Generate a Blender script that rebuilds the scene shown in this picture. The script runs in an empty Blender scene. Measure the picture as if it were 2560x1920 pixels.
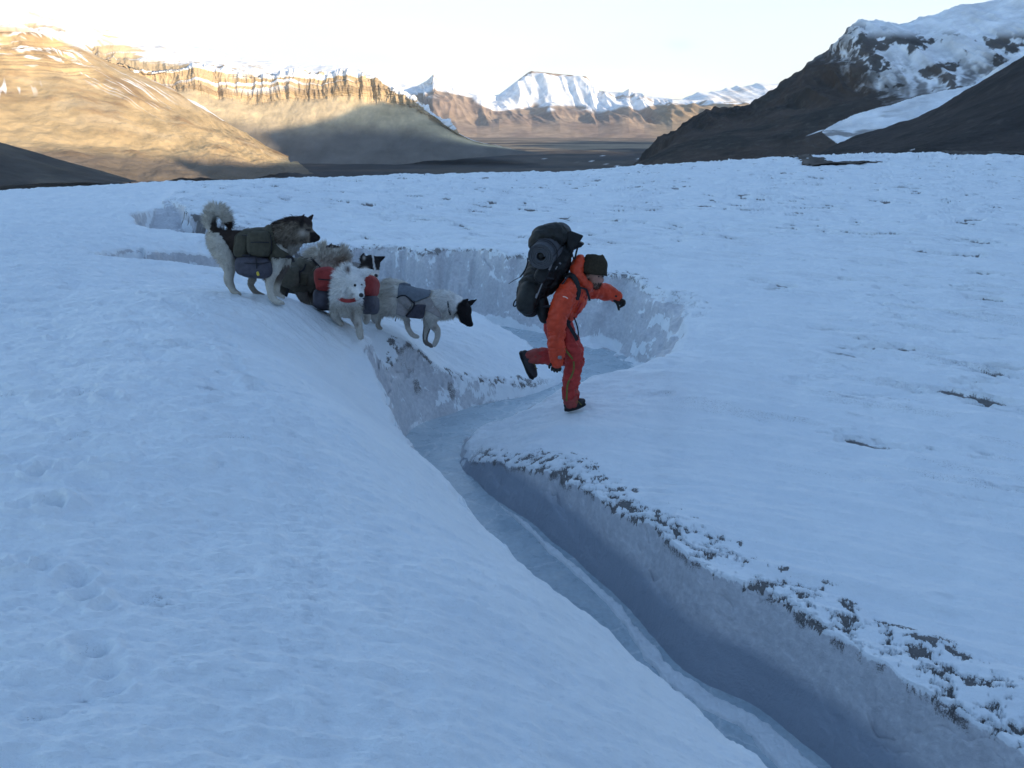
# Sled dogs and a hiker crossing a meltwater channel on a glacier
GQ = 1
EXPO = 1.3
HAZE = 2.4e-5
import bpy, bmesh, math, random
import numpy as np
from mathutils import Vector
random.seed(7)
RNG = np.random.default_rng(11)
R = math.radians
scene = bpy.context.scene
COL = scene.collection

# ---------------------------------------------------------------- camera
CAM_Z = 1.6
PITCH = R(18.3)
FPX = 2560 * 28 / 36            # focal length in photograph pixels
CP, SP = math.cos(PITCH), math.sin(PITCH)
cam_d = bpy.data.cameras.new('camera')
cam_d.lens = 28
cam_d.sensor_width = 36
cam_d.clip_start = 0.05
cam_d.clip_end = 60000
cam = bpy.data.objects.new('camera', cam_d)
cam.location = (0, 0, CAM_Z)
cam.rotation_euler = (R(90) - PITCH, 0, 0)
COL.objects.link(cam)
scene.camera = cam

def ray(u, v):
    a = (u - 1280) / FPX
    b = (960 - v) / FPX
    return np.array([a, CP + b * SP, -SP + b * CP])

def at_y(u, v, Y):
    d = ray(u, v)
    return np.array([0, 0, CAM_Z]) + d * (Y / d[1])

def at_z(u, v, z):
    d = ray(u, v)
    return np.array([0, 0, CAM_Z]) + d * ((z - CAM_Z) / d[2])

def at_r(u, v, r):
    d = ray(u, v)
    return np.array([0, 0, CAM_Z]) + d * (r / math.hypot(d[0], d[1]))

K = 2560 / 2212.0               # survey sheet scale

def proj(p):
    p = np.asarray(p, float)
    x, y, z = p[..., 0], p[..., 1], p[..., 2] - CAM_Z
    zc = y * CP - z * SP
    zc = np.where(zc > 1e-3, zc, 1e-3)
    yc = y * SP + z * CP
    return 1280 + FPX * x / zc, 960 - FPX * yc / zc, zc

# ---------------------------------------------------------------- noise
def _hash(ix, iy, seed):
    h = (ix.astype(np.int64) * 374761393 + iy.astype(np.int64) * 668265263 + seed * 974634541) & 0xffffffff
    h = ((h ^ (h >> 13)) * 1274126177) & 0xffffffff
    h = (h ^ (h >> 16)) & 0xffffffff
    return h

def noise2(x, y, seed=0):
    """gradient noise about -1..1"""
    x = np.asarray(x, float)
    y = np.asarray(y, float)
    x, y = np.broadcast_arrays(x, y)
    x0 = np.floor(x)
    y0 = np.floor(y)
    fx, fy = x - x0, y - y0
    ux = fx * fx * fx * (fx * (fx * 6 - 15) + 10)
    uy = fy * fy * fy * (fy * (fy * 6 - 15) + 10)
    def g(dx, dy):
        a = _hash(x0 + dx, y0 + dy, seed) * (2 * math.pi / 4294967296.0)
        return np.cos(a) * (fx - dx) + np.sin(a) * (fy - dy)
    n0 = g(0, 0) * (1 - ux) + g(1, 0) * ux
    n1 = g(0, 1) * (1 - ux) + g(1, 1) * ux
    return (n0 * (1 - uy) + n1 * uy) * 1.5

def fbm(x, y, oct=4, seed=0, gain=.5, lac=2.03):
    s = 0
    a = 1.0
    for o in range(oct):
        s = s + a * noise2(x, y, seed + o * 17)
        x, y = x * lac + 3.1, y * lac - 1.7
        a *= gain
    return s

def ridged(x, y, oct=4, seed=0, gain=.5):
    s = 0
    a = 1.0
    for o in range(oct):
        s = s + a * (1 - np.abs(noise2(x, y, seed + o * 13)) * 2)
        x, y = x * 2.07 + 5.2, y * 2.07 + 1.3
        a *= gain
    return s

def sstep(a, b, x):
    t = np.clip((x - a) / (b - a), 0, 1)
    return t * t * (3 - 2 * t)

# ---------------------------------------------------------------- objects
def put(name, me, mats=(), parent=None):
    o = bpy.data.objects.new(name, me)
    COL.objects.link(o)
    if mats:
        me.materials.clear()
        for m in (mats if isinstance(mats, (list, tuple)) else [mats]):
            me.materials.append(m)
    if parent is not None:
        o.parent = parent
        o.matrix_parent_inverse = parent.matrix_world.inverted()
    return o

def thing(name, loc, label, cat, group=None):
    o = bpy.data.objects.new(name, None)
    o.empty_display_size = .1
    o.location = loc
    COL.objects.link(o)
    o['label'] = label
    o['category'] = cat
    if group:
        o['group'] = group
    bpy.context.view_layer.update()
    return o

def tag(o, label, cat, group=None):
    o['label'] = label
    o['category'] = cat
    if group:
        o['group'] = group
    return o

def raw_mesh(name, V, F, smooth=True, attrs=None, colors=None):
    """V (n,3), F (m,3|4) numpy arrays"""
    V = np.ascontiguousarray(V, dtype=np.float32)
    F = np.ascontiguousarray(F, dtype=np.int32)
    k = F.shape[1]
    me = bpy.data.meshes.new(name)
    me.vertices.add(len(V))
    me.vertices.foreach_set('co', V.ravel())
    me.loops.add(F.size)
    me.loops.foreach_set('vertex_index', F.ravel())
    me.polygons.add(len(F))
    me.polygons.foreach_set('loop_start', np.arange(0, F.size, k, dtype=np.int32))
    me.polygons.foreach_set('loop_total', np.full(len(F), k, dtype=np.int32))
    me.polygons.foreach_set('use_smooth', np.full(len(F), bool(smooth)))
    me.update(calc_edges=True)
    for n, a in (attrs or {}).items():
        at = me.attributes.new(n, 'FLOAT', 'POINT')
        at.data.foreach_set('value', np.ascontiguousarray(a, dtype=np.float32).ravel())
    if colors is not None:
        set_col(me, colors)
    return me

def set_col(me, colors):
    c = np.ones((len(me.vertices), 4), np.float32)
    c[:, :3] = colors
    at = me.attributes.get('Col') or me.attributes.new('Col', 'FLOAT_COLOR', 'POINT')
    at.data.foreach_set('color', c.ravel())

def grid_faces(nr, nc):
    i = np.arange(nr - 1)[:, None] * nc + np.arange(nc - 1)[None, :]
    return np.stack([i, i + 1, i + nc + 1, i + nc], -1).reshape(-1, 4)

def get_co(me):
    a = np.empty(len(me.vertices) * 3, np.float32)
    me.vertices.foreach_get('co', a)
    return a.reshape(-1, 3).astype(float)

def get_no(me):
    a = np.empty(len(me.vertices) * 3, np.float32)
    me.vertices.foreach_get('normal', a)
    return a.reshape(-1, 3).astype(float)

# ---------------------------------------------------------------- materials
def new_mat(name):
    m = bpy.data.materials.new(name)
    m.use_nodes = True
    nt = m.node_tree
    b = nt.nodes['Principled BSDF']
    return m, nt, b

def lk(nt, a, b):
    nt.links.new(a, b)

def nz(nt, scale, detail=4, rough=.55, vec=None, kind='Object'):
    tc = nt.nodes.new('ShaderNodeTexCoord')
    n = nt.nodes.new('ShaderNodeTexNoise')
    n.inputs['Scale'].default_value = scale
    n.inputs['Detail'].default_value = detail
    n.inputs['Roughness'].default_value = rough
    lk(nt, vec if vec is not None else tc.outputs[kind], n.inputs['Vector'])
    return n

def ramp(nt, src, stops):
    r = nt.nodes.new('ShaderNodeValToRGB')
    cr = r.color_ramp
    while len(cr.elements) < len(stops):
        cr.elements.new(.5)
    for e, (p, c) in zip(cr.elements, stops):
        e.position = p
        e.color = (c, c, c, 1) if isinstance(c, (int, float)) else (*c, 1)
    lk(nt, src, r.inputs[0])
    return r

def mixc(nt, fac, a, b, mode='MIX'):
    m = nt.nodes.new('ShaderNodeMix')
    m.data_type = 'RGBA'
    m.blend_type = mode
    for sock, v in ((m.inputs[0], fac), (m.inputs[6], a), (m.inputs[7], b)):
        if hasattr(v, 'links'):
            lk(nt, v, sock)
        elif isinstance(v, (int, float)):
            sock.default_value = v
        else:
            sock.default_value = (*v, 1)
    return m.outputs[2]

def bump(nt, h, strength, dist, bsdf, prev=None):
    b = nt.nodes.new('ShaderNodeBump')
    b.inputs['Strength'].default_value = strength
    b.inputs['Distance'].default_value = dist
    lk(nt, h, b.inputs['Height'])
    if prev is not None:
        lk(nt, prev, b.inputs['Normal'])
    lk(nt, b.outputs[0], bsdf.inputs['Normal'])
    return b.outputs[0]

def plain(name, col, rough=.7, var=.25, scale=25, bmp=.25, dist=.004, spec=.3):
    """cloth, rubber, leather: a base colour with mottling and a fine weave bump"""
    m, nt, b = new_mat(name)
    n = nz(nt, scale, 5)
    lo = tuple(c * (1 - var) for c in col)
    hi = tuple(min(1, c * (1 + var)) for c in col)
    r = ramp(nt, n.outputs['Fac'], [(.3, lo), (.7, hi)])
    lk(nt, r.outputs[0], b.inputs['Base Color'])
    b.inputs['Roughness'].default_value = rough
    b.inputs['Specular IOR Level'].default_value = spec
    n2 = nz(nt, scale * 1.6, 3)
    bump(nt, n2.outputs['Fac'], bmp, dist, b)
    return m

def attr_mat(name, rough=.8, spec=.2, nscale=60, var=.35, bscale=None, bstr=.3, bdist=.01):
    m, nt, b = new_mat(name)
    a = nt.nodes.new('ShaderNodeAttribute')
    a.attribute_name = 'Col'
    n = nz(nt, nscale, 5)
    r = ramp(nt, n.outputs['Fac'], [(.3, 1 - var), (.7, 1 + var * .4)])
    lk(nt, mixc(nt, 1.0, a.outputs['Color'], r.outputs[0], 'MULTIPLY'), b.inputs['Base Color'])
    b.inputs['Roughness'].default_value = rough
    b.inputs['Specular IOR Level'].default_value = spec
    if bscale:
        n2 = nz(nt, bscale, 6, .6)
        bump(nt, n2.outputs['Fac'], bstr, bdist, b)
    return m

# ---------------------------------------------------------------- solid building
def catmull(P, per):
    P = np.asarray(P, float)
    if len(P) < 3:
        t = np.linspace(0, 1, per + 1)[:, None]
        return P[0] * (1 - t) + P[-1] * t
    Q = np.vstack([2 * P[0] - P[1], P, 2 * P[-1] - P[-2]])
    out = []
    for i in range(1, len(Q) - 2):
        for k in range(per):
            t = k / per
            a, b, c, d = Q[i - 1], Q[i], Q[i + 1], Q[i + 2]
            out.append(.5 * (2 * b + (c - a) * t + (2 * a - 5 * b + 4 * c - d) * t * t + (3 * b - a - 3 * c + d) * t ** 3))
    out.append(P[-1])
    return np.array(out)

class Geo:
    def __init__(s):
        s.V, s.F = [], []
    def add(s, V, F):
        o = len(s.V)
        s.V.extend([tuple(v) for v in V])
        s.F.extend([tuple(i + o for i in f) for f in F])
        return s
    def rings(s, rings, cap=True):
        n = len(rings[0])
        V = [v for r in rings for v in r]
        F = []
        for i in range(len(rings) - 1):
            for j in range(n):
                k = (j + 1) % n
                F.append((i * n + j, i * n + k, (i + 1) * n + k, (i + 1) * n + j))
        if cap:
            F.append(tuple(range(n - 1, -1, -1)))
            o = (len(rings) - 1) * n
            F.append(tuple(o + j for j in range(n)))
        return s.add(V, F)
    def tube(s, P, rad, n=12, per=4, flat=None, cap=True):
        """tapered round limb through P with radii rad; flat = (axis vector, factor)"""
        P = np.asarray(P, float)
        rad = np.asarray(rad, float)
        if per > 1:
            X = catmull(np.hstack([P, rad[:, None]]), per)
            P, rad = X[:, :3], np.maximum(X[:, 3], 1e-4)
        T = np.gradient(P, axis=0)
        T /= np.linalg.norm(T, axis=1)[:, None] + 1e-12
        ref = np.array([0, 0, 1.0]) if abs(T[0][2]) < .9 else np.array([1.0, 0, 0])
        rings = []
        def ring(c, t, r, ref):
            a = np.cross(t, ref)
            a /= np.linalg.norm(a)
            b = np.cross(t, a)
            out = []
            for j in range(n):
                th = 2 * math.pi * j / n
                q = (a * math.cos(th) + b * math.sin(th)) * r
                if flat is not None:
                    ax = np.asarray(flat[0], float)
                    ax = ax / np.linalg.norm(ax)
                    q = q + ax * (q @ ax) * (flat[1] - 1)
                out.append(c + q)
            return out, b
        for sgn, i in ((-1, 0),):
            for k in ((1.0, .25), (.85, .55), (.5, .87)) if cap else ():
                rr, _ = ring(P[i] - T[i] * rad[i] * k[0], T[i], rad[i] * k[1], ref)
                rings.append(rr)
        for i in range(len(P)):
            t = T[i]
            if abs(t @ ref) > .98:
                ref = np.array([0, 1.0, 0]) if abs(t[1]) < .9 else np.array([1.0, 0, 0])
            a = ref - t * (ref @ t)
            a /= np.linalg.norm(a)
            ref = a
            rr, _ = ring(P[i], t, rad[i], ref)
            rings.append(rr)
        if cap:
            for k in ((.5, .87), (.85, .55), (1.0, .25)):
                rr, _ = ring(P[-1] + T[-1] * rad[-1] * k[0], T[-1], rad[-1] * k[1], ref)
                rings.append(rr)
        return s.rings(rings)
    def ell(s, c, ax, n=20, m=12, pw=1.0, noise=0, seed=0):
        """ellipsoid / superellipsoid pillow: ax = three axis vectors"""
        c = np.asarray(c, float)
        A = np.asarray(ax, float)
        f = lambda v: math.copysign(abs(v) ** pw, v)
        rings = []
        for i in range(1, m):
            ph = -math.pi / 2 + math.pi * i / m
            r = []
            for j in range(n):
                th = 2 * math.pi * j / n
                l = np.array([f(math.cos(ph)) * f(math.cos(th)), f(math.cos(ph)) * f(math.sin(th)), f(math.sin(ph))])
                if noise:
                    l = l * (1 + noise * float(noise2(l[0] * 2.3 + seed, l[1] * 2.3 + l[2] * 1.9)))
                r.append(c + l @ A)
            rings.append(r)
        return s.rings(rings)
    def box(s, c, ax):
        c = np.asarray(c, float)
        A = np.asarray(ax, float)
        V = [c + np.array(k) @ A for k in ((-1, -1, -1), (1, -1, -1), (1, 1, -1), (-1, 1, -1), (-1, -1, 1), (1, -1, 1), (1, 1, 1), (-1, 1, 1))]
        return s.add(V, [(3, 2, 1, 0), (4, 5, 6, 7), (0, 1, 5, 4), (1, 2, 6, 5), (2, 3, 7, 6), (3, 0, 4, 7)])
    def strap(s, P, width, thick, normal=(0, -1, 0), per=4):
        """flat band along P; normal may be one vector or one per point"""
        P = np.asarray(P, float)
        N = np.asarray(normal, float)
        if N.ndim == 1:
            N = np.repeat(N[None], len(P), 0)
        if per > 1:
            N = catmull(N, per)
            P = catmull(P, per)
        T = np.gradient(P, axis=0)
        T /= np.linalg.norm(T, axis=1)[:, None] + 1e-12
        rings = []
        for p, t, nn in zip(P, T, N):
            nn = nn - t * (nn @ t)
            nn /= np.linalg.norm(nn) + 1e-9
            sd = np.cross(t, nn)
            a, b = sd * width / 2, nn * thick / 2
            rings.append([p - a - b, p + a - b, p + a + b, p - a + b])
        return s.rings(rings)
    def mesh(s, name, smooth=True):
        me = bpy.data.meshes.new(name)
        me.from_pydata([tuple(float(c) for c in v) for v in s.V], [], s.F)
        bm = bmesh.new()
        bm.from_mesh(me)
        bmesh.ops.recalc_face_normals(bm, faces=bm.faces)
        bm.to_mesh(me)
        bm.free()
        me.polygons.foreach_set('use_smooth', [smooth] * len(me.polygons))
        me.update()
        return me

def fuse(name, geo, voxel, smooth=3, factor=.5):
    """weld overlapping limbs into ONE continuous skin"""
    ob = bpy.data.objects.new('weld', geo.mesh('weld'))
    COL.objects.link(ob)
    m = ob.modifiers.new('r', 'REMESH')
    m.mode = 'VOXEL'
    m.voxel_size = voxel
    m.adaptivity = 0
    m.use_smooth_shade = True
    if smooth:
        sm = ob.modifiers.new('s', 'SMOOTH')
        sm.factor = factor
        sm.iterations = smooth
    dg = bpy.context.evaluated_depsgraph_get()
    dg.update()
    me = bpy.data.meshes.new_from_object(ob.evaluated_get(dg))
    me.name = name
    d = ob.data
    bpy.data.objects.remove(ob)
    bpy.data.meshes.remove(d)
    me.polygons.foreach_set('use_smooth', [True] * len(me.polygons))
    me.update()
    return me

def wrinkle(me, amp, scale, seed=0, stretch=(1, 1, 1)):
    co = get_co(me)
    no = get_no(me)
    q = co * np.array(stretch) * scale
    n = fbm(q[:, 0] + q[:, 1] * .7, q[:, 2] + q[:, 1] * .5, 3, seed)
    n = 1 - np.abs(n) * 1.6
    co = co + no * (n * amp)[:, None]
    me.vertices.foreach_set('co', co.astype(np.float32).ravel())
    me.update()

def garment(name, me, mask, offset, thick=.006, smooth=6):
    """a fitted cloth panel: the faces of body `me` under `mask`, lifted off the skin"""
    bm = bmesh.new()
    bm.from_mesh(me)
    bm.verts.ensure_lookup_table()
    no = [v.normal.copy() for v in bm.verts]
    keep = np.asarray(mask, bool)
    dele = [f for f in bm.faces if not all(keep[v.index] for v in f.verts)]
    for v in bm.verts:
        v.co += no[v.index] * offset
    bmesh.ops.delete(bm, geom=dele, context='FACES')
    for _ in range(smooth):
        new = {}
        for v in bm.verts:
            nb = [e.other_vert(v) for e in v.link_edges if e.is_boundary]
            if len(nb) >= 2:
                m_ = Vector((0, 0, 0))
                for q in nb:
                    m_ += q.co
                new[v] = v.co * .5 + m_ / len(nb) * .5
        for v, c in new.items():
            v.co = c
    loose = [v for v in bm.verts if not v.link_faces]
    bmesh.ops.delete(bm, geom=loose, context='VERTS')
    bm.normal_update()
    inner = {v: bm.verts.new(v.co - v.normal * thick) for v in list(bm.verts)}
    faces = list(bm.faces)
    rim = [(e.verts[0], e.verts[1]) for e in bm.edges if e.is_boundary]
    for f in faces:
        bm.faces.new([inner[v] for v in reversed(f.verts)])
    for a_, b_ in rim:
        bm.faces.new((a_, b_, inner[b_], inner[a_]))
    bmesh.ops.recalc_face_normals(bm, faces=bm.faces)
    out = bpy.data.meshes.new(name)
    bm.to_mesh(out)
    bm.free()
    for a in [a.name for a in out.attributes if a.name == 'Col']:
        out.attributes.remove(out.attributes[a])
    out.polygons.foreach_set('use_smooth', [True] * len(out.polygons))
    out.update()
    return out

def in_poly(x, y, poly):
    x = np.asarray(x)
    y = np.asarray(y)
    c = np.zeros(x.shape, bool)
    n = len(poly)
    j = n - 1
    for i in range(n):
        xi, yi = poly[i]
        xj, yj = poly[j]
        hit = ((yi > y) != (yj > y)) & (x < (xj - xi) * (y - yi) / ((yj - yi) if yj != yi else 1e-9) + xi)
        c ^= hit
        j = i
    return c

def fur_mesh(name, me, n, length, width, lie, colfn, seed=0, keep=None):
    """individual hairs: thin tapering blades growing from the skin.
    length(p)->metres, lie(p)->unit vectors the coat lies along"""
    rng = np.random.default_rng(seed)
    me.calc_loop_triangles()
    tri = np.empty(len(me.loop_triangles) * 3, np.int32)
    me.loop_triangles.foreach_get('vertices', tri)
    tri = tri.reshape(-1, 3)
    co, no = get_co(me), get_no(me)
    a, b, c = co[tri[:, 0]], co[tri[:, 1]], co[tri[:, 2]]
    area = np.linalg.norm(np.cross(b - a, c - a), axis=1)
    t = rng.choice(len(tri), n, p=area / area.sum())
    r1 = np.sqrt(rng.random(n))
    r2 = rng.random(n)
    w = np.stack([1 - r1, r1 * (1 - r2), r1 * r2], 1)[:, :, None]
    p = (co[tri[t]] * w).sum(1)
    nn = (no[tri[t]] * w).sum(1)
    nn /= np.linalg.norm(nn, axis=1)[:, None] + 1e-9
    if keep is not None:
        k = keep(p)
        p, nn = p[k], nn[k]
        n = len(p)
    L = length(p) * (.6 + .7 * rng.random(n))
    d = nn * .55 + lie(p) * .75 + rng.normal(0, .16, (n, 3))
    d /= np.linalg.norm(d, axis=1)[:, None]
    d2 = d + lie(p) * .5 - np.array([0, 0, .25]) + rng.normal(0, .1, (n, 3))
    d2 /= np.linalg.norm(d2, axis=1)[:, None]
    sd = np.cross(d, rng.normal(0, 1, (n, 3)))
    sd /= np.linalg.norm(sd, axis=1)[:, None] + 1e-9
    W = (width * (.7 + .6 * rng.random(n)))[:, None]
    base = p - nn * .004
    mid = base + d * (L * .55)[:, None]
    tip = mid + d2 * (L * .5)[:, None]
    V = np.stack([base - sd * W, base + sd * W, mid + sd * W * .7, mid - sd * W * .7, tip], 1).reshape(-1, 3)
    i = np.arange(n)[:, None] * 5
    F = np.vstack([i + [0, 1, 2], i + [0, 2, 3], i + [3, 2, 4]])
    cc = colfn(p) * (.8 + .4 * rng.random(n))[:, None]
    return raw_mesh(name, V, F, smooth=False, colors=np.repeat(np.clip(cc, 0, .95), 5, 0))

class Fig:
    """a figure measured off a survey sheet: sheet origin, sheet scale and distance"""
    def __init__(s, cx, cy, sc, Y):
        s.cx, s.cy, s.sc, s.Y = cx, cy, sc, Y
        q = s.p(0, 0)
    def p(s, x, y, dy=0):
        return at_y(s.cx + x / s.sc, s.cy + y / s.sc, s.Y + dy)
    def m(s, px, dy=0):
        """metres for px on the sheet"""
        z = (s.Y + dy) * CP + 1.9 * SP
        return px * z / (FPX * s.sc)
    def sheet(s, P):
        u, v, _ = proj(P)
        return (u - s.cx) * s.sc, (v - s.cy) * s.sc
    def limb(s, geo, pts, n=12, per=4, flat=None):
        geo.tube([s.p(*q[:3]) for q in pts], [s.m(q[3], q[2]) for q in pts], n, per, flat)
    def blob(s, geo, x, y, dy, rx, ry, rd, rot=0, n=22, m=14, pw=1.0, noise=0, seed=0):
        """ellipsoid: rx, ry on the sheet, rd metres deep, rot degrees on the sheet (clockwise)"""
        a = R(rot)
        rx, ry = s.m(rx, dy), s.m(ry, dy)
        up = np.array([0, SP, CP])
        ex = np.array([1.0, 0, 0])
        e1 = (ex * math.cos(a) - up * math.sin(a)) * rx
        e2 = (ex * math.sin(a) + up * math.cos(a)) * ry
        e3 = np.array([0, CP, -SP]) * rd
        geo.ell(s.p(x, y, dy), [e1, e3, e2], n, m, pw, noise, seed)

DOG1 = Fig(480, 490, 5.821, 7.2)
DOG2 = Fig(700, 580, 4.254, 7.95)
DOG3 = Fig(700, 580, 4.254, 7.35)
DOG4 = Fig(700, 580, 4.254, 8.8)
DOG5 = Fig(700, 580, 4.254, 9.0)
MAN = Fig(1250, 540, 5.926, 7.4)
# ================================================================ glacier
def D(x, y, Y):                      # survey point at a distance
    return at_y(x * K, y * K, Y)
def Dz(x, y, z):
    return at_z(x * K, y * K, z)

FLOOR = -1.7
AZ_D = np.array([-60, -33, -27, -20, -8, 0, 3, 12.5, 20, 25, 33, 60.0])
TAN_D = np.tan(np.radians([4.1, 4.05, 3.95, 3.85, 3.7, 3.55, 3.5, 2.75, 2.2, 1.95, 1.85, 1.8]))

def base_far(x, y, side):
    r = np.hypot(x, y)
    az = np.degrees(np.arctan2(x, np.maximum(y, 1e-6)))
    az = np.where(y <= 0, np.sign(x) * 60, np.clip(az, -60, 60))
    td = np.interp(az, AZ_D, TAN_D)
    c0 = np.where(side > 0, np.interp(az, [-60, -21, 0, 60], [0, 0, .6, .95]), 0.0)
    a = td ** 2 / (4 * (CAM_Z + c0))
    return -c0 - a * r * r

# main meander, then the small side gully upstream
MAIN = np.array([(-16, 40), (-11.5, 28), (-9.4, 22.3), (-8.1, 18.9), (-7.0, 17.2), (-5.8, 15.7), (-3.6, 14.3), (-.5, 12.7), (.6, 11.7), (1.2, 10.7),
                 (1.1, 9.8), (.45, 9.2), (-.3, 8.75), (-.84, 8.2), (-.82, 7.4), (-.42, 6.55), (-.03, 5.68), (.74, 4.2), (1.16, 3.56), (1.66, 2.86), (2.45, 1.85), (4.6, -.6)], float)
M_HW = np.array([.10, .10, .12, .32, .6, .65, .5, .42, .45, .5, .48, .42, .40, .34, .24, .28, .33, .34, .35, .36, .4, .5])
M_KL = np.array([2.5, 2.5, 3, 3, 3, 2.5, 2.0, 1.8, 1.5, 1.2, 2.0, 3.6, 4.4, 5.0, 4.4, 3.6, 3.4, 3.2, 3.1, 3.0, 3.0, 3])
M_KR = np.array([3, 3, 3.2, 3.4, 3.4, 3.2, 2.8, 2.5, 2.0, 1.7, 1.5, 1.4, 1.2, 1.2, 2.2, 3.2, 4.2, 4.6, 4.8, 4.8, 4.6, 4.6])
SIDE = np.array([(-5.1, 11.3), (-4.7, 11.6), (-4.2, 12.1), (-3.6, 13.0), (-2.9, 14.3)], float)
_X = catmull(np.column_stack([MAIN, M_HW, M_KL, M_KR]), 10)
MP, MHW, MKL, MKR = _X[:, :2], _X[:, 2], _X[:, 3], _X[:, 4]
SPL = catmull(SIDE, 6)

def near_line(x, y, L):
    """distance, side (+ right bank as seen from the camera), parameter along polyline"""
    n = len(x)
    best = np.full(n, 1e9)
    sd = np.zeros(n)
    par = np.zeros(n)
    for i in range(len(L) - 1):
        ax, ay = L[i]
        bx, by = L[i + 1] - L[i]
        l2 = bx * bx + by * by
        t = np.clip(((x - ax) * bx + (y - ay) * by) / l2, 0, 1)
        dx, dy = x - ax - t * bx, y - ay - t * by
        d = dx * dx + dy * dy
        k = d < best - 1e-9
        best = np.where(k, d, best)
        cr = dx * by - dy * bx
        sd = np.where(k, cr, sd)
        par = np.where(k, i + t, par)
    return np.sqrt(best), np.where(sd > 0, -1, 1), par

_arc = np.concatenate([[0], np.cumsum(np.linalg.norm(np.diff(MP, axis=0), axis=1))])

# measured ground points of each bank: (x, y, z)
def _c(*pts):
    return np.array([tuple(p) for p in pts])
CL = _c((0, 0, 0), (-1, .8, 0), (-3, 0, .04), (1.0, .2, -.3), (-6, 3, .05), (-3, 3.2, .03), (-1.2, 3, -.02), (-.2, 2, -.1), (-1.7, 5.5, -.02), (-6, 7, .05), (-9, 9, .03), (-.9, 4.4, -.1), (-3.6, 5.4, .05),
        Dz(1650, 1659, -.72), Dz(1400, 1460, -.72), Dz(1200, 1280, -.74), Dz(1000, 1100, -.8), Dz(880, 950, -.88), (.05, 3.0, -.3), (.5, 2.1, -.4), (-.6, 4.0, -.22), (-1.25, 5.5, -.3),
        DOG1.p(640, 1430, -.1), DOG1.p(1250, 1560, -.1), DOG1.p(1020, 1450, .1), DOG1.p(1240, 1450, .1),
        DOG2.p(350, 865, -.05), DOG2.p(530, 905, .1),
        DOG3.p(850, 1125, -.05), DOG3.p(645, 985, .0),
        DOG4.p(1590, 1220, -.08), DOG4.p(1035, 1020, 0.1), DOG4.p(1450, 1120, -.05),
        D(760, 765, 7.25), D(725, 715, 7.3), D(800, 830, 6.8), D(840, 900, 6.35), D(850, 800, 8.5), D(930, 812, 8.8), D(1050, 835, 9.1), D(1180, 836, 9.55), D(1130, 800, 9.9), D(1000, 722, 10.2), D(1195, 822, 9.9),
        (-2.4, 9.3, -.55), (-1.6, 10.4, -.8), (-3.4, 10.4, -.35), (-4.6, 9.4, -.05), (-.9, 11.6, -1.1), (-3.5, 12.0, -.75), (-4.4, 13.8, -.42), (-5.8, 13.0, -.16), (-7, 15, -.25), (-9, 13, -.05), (-5.0, 13.0, -.22), (-6.3, 12.0, -.08), (-8.5, 18, -.35), (-4.2, 8.2, .0))
CR = _c(MAN.p(1050, 1422 + 1450, -.1), D(990, 990, 7.35), D(1100, 932, 7.4), D(1180, 905, 7.4), D(1330, 858, 7.55), D(1420, 800, 7.9), D(1500, 780, 8.2),
        Dz(1200, 1030, -1.2), Dz(1350, 1110, -1.1), Dz(1500, 1200, -1.02), Dz(1700, 1330, -1.02), Dz(2000, 1500, -1.03), Dz(2212, 1600, -1.03),
        Dz(2212, 1300, -.98), Dz(1800, 1150, -.98), Dz(1500, 980, -1.02), Dz(2212, 1000, -.9), Dz(1800, 900, -.9), (3.6, 1.5, -1.0), (6, 2, -.95), (5, -1, -1),
        D(1450, 705, 9.6), D(1420, 650, 10.9), D(1350, 612, 11.7), D(1250, 590, 12.4), D(1100, 560, 13.0), D(1000, 545, 13.5), D(860, 542, 14.4), D(700, 530, 15.3), D(450, 492, 16.6), D(380, 466, 18.3), D(312, 436, 19.8),
        Dz(1800, 700, -.75), Dz(2200, 750, -.75), (0, 19, -.7), (4, 19, -.8), (-4, 22, -.6))

class Bank:
    def __init__(s, C, side):
        s.side = side
        C = np.asarray(C, float)
        az = np.radians(np.arange(-90, 271, 20))
        ring = np.column_stack([30 * np.sin(az), 30 * np.cos(az)])
        P = np.vstack([C[:, :2], ring])
        res = np.concatenate([C[:, 2] - base_far(C[:, 0], C[:, 1], np.full(len(C), side)), np.zeros(len(ring))])
        n = len(P)
        d = np.linalg.norm(P[:, None] - P[None], axis=2)
        A = np.zeros((n + 3, n + 3))
        A[:n, :n] = s.k(d) + np.eye(n) * .02
        A[:n, n] = 1
        A[:n, n + 1:] = P
        A[n, :n] = 1
        A[n + 1:, :n] = P.T
        b = np.concatenate([res, [0, 0, 0]])
        s.w = np.linalg.solve(A, b)
        s.P = P
    @staticmethod
    def k(d):
        return -np.sqrt(d * d + .16)
    def __call__(s, x, y):
        out = base_far(x, y, np.full(x.shape, s.side))
        r = np.hypot(x, y)
        m = r < 32
        xm, ym = x[m], y[m]
        acc = np.full(xm.shape, s.w[len(s.P)]) + s.w[len(s.P) + 1] * xm + s.w[len(s.P) + 2] * ym
        for (px, py), w in zip(s.P, s.w):
            acc += w * s.k(np.sqrt((xm - px) ** 2 + (ym - py) ** 2))
        out[m] += acc * sstep(31, 24, r[m])
        return out
BL, BR = Bank(CL, -1), Bank(CR, 1)

def smin(a, b, k):
    h = np.clip(.5 + .5 * (b - a) / k, 0, 1)
    return b * (1 - h) + a * h - k * h * (1 - h)

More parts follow.
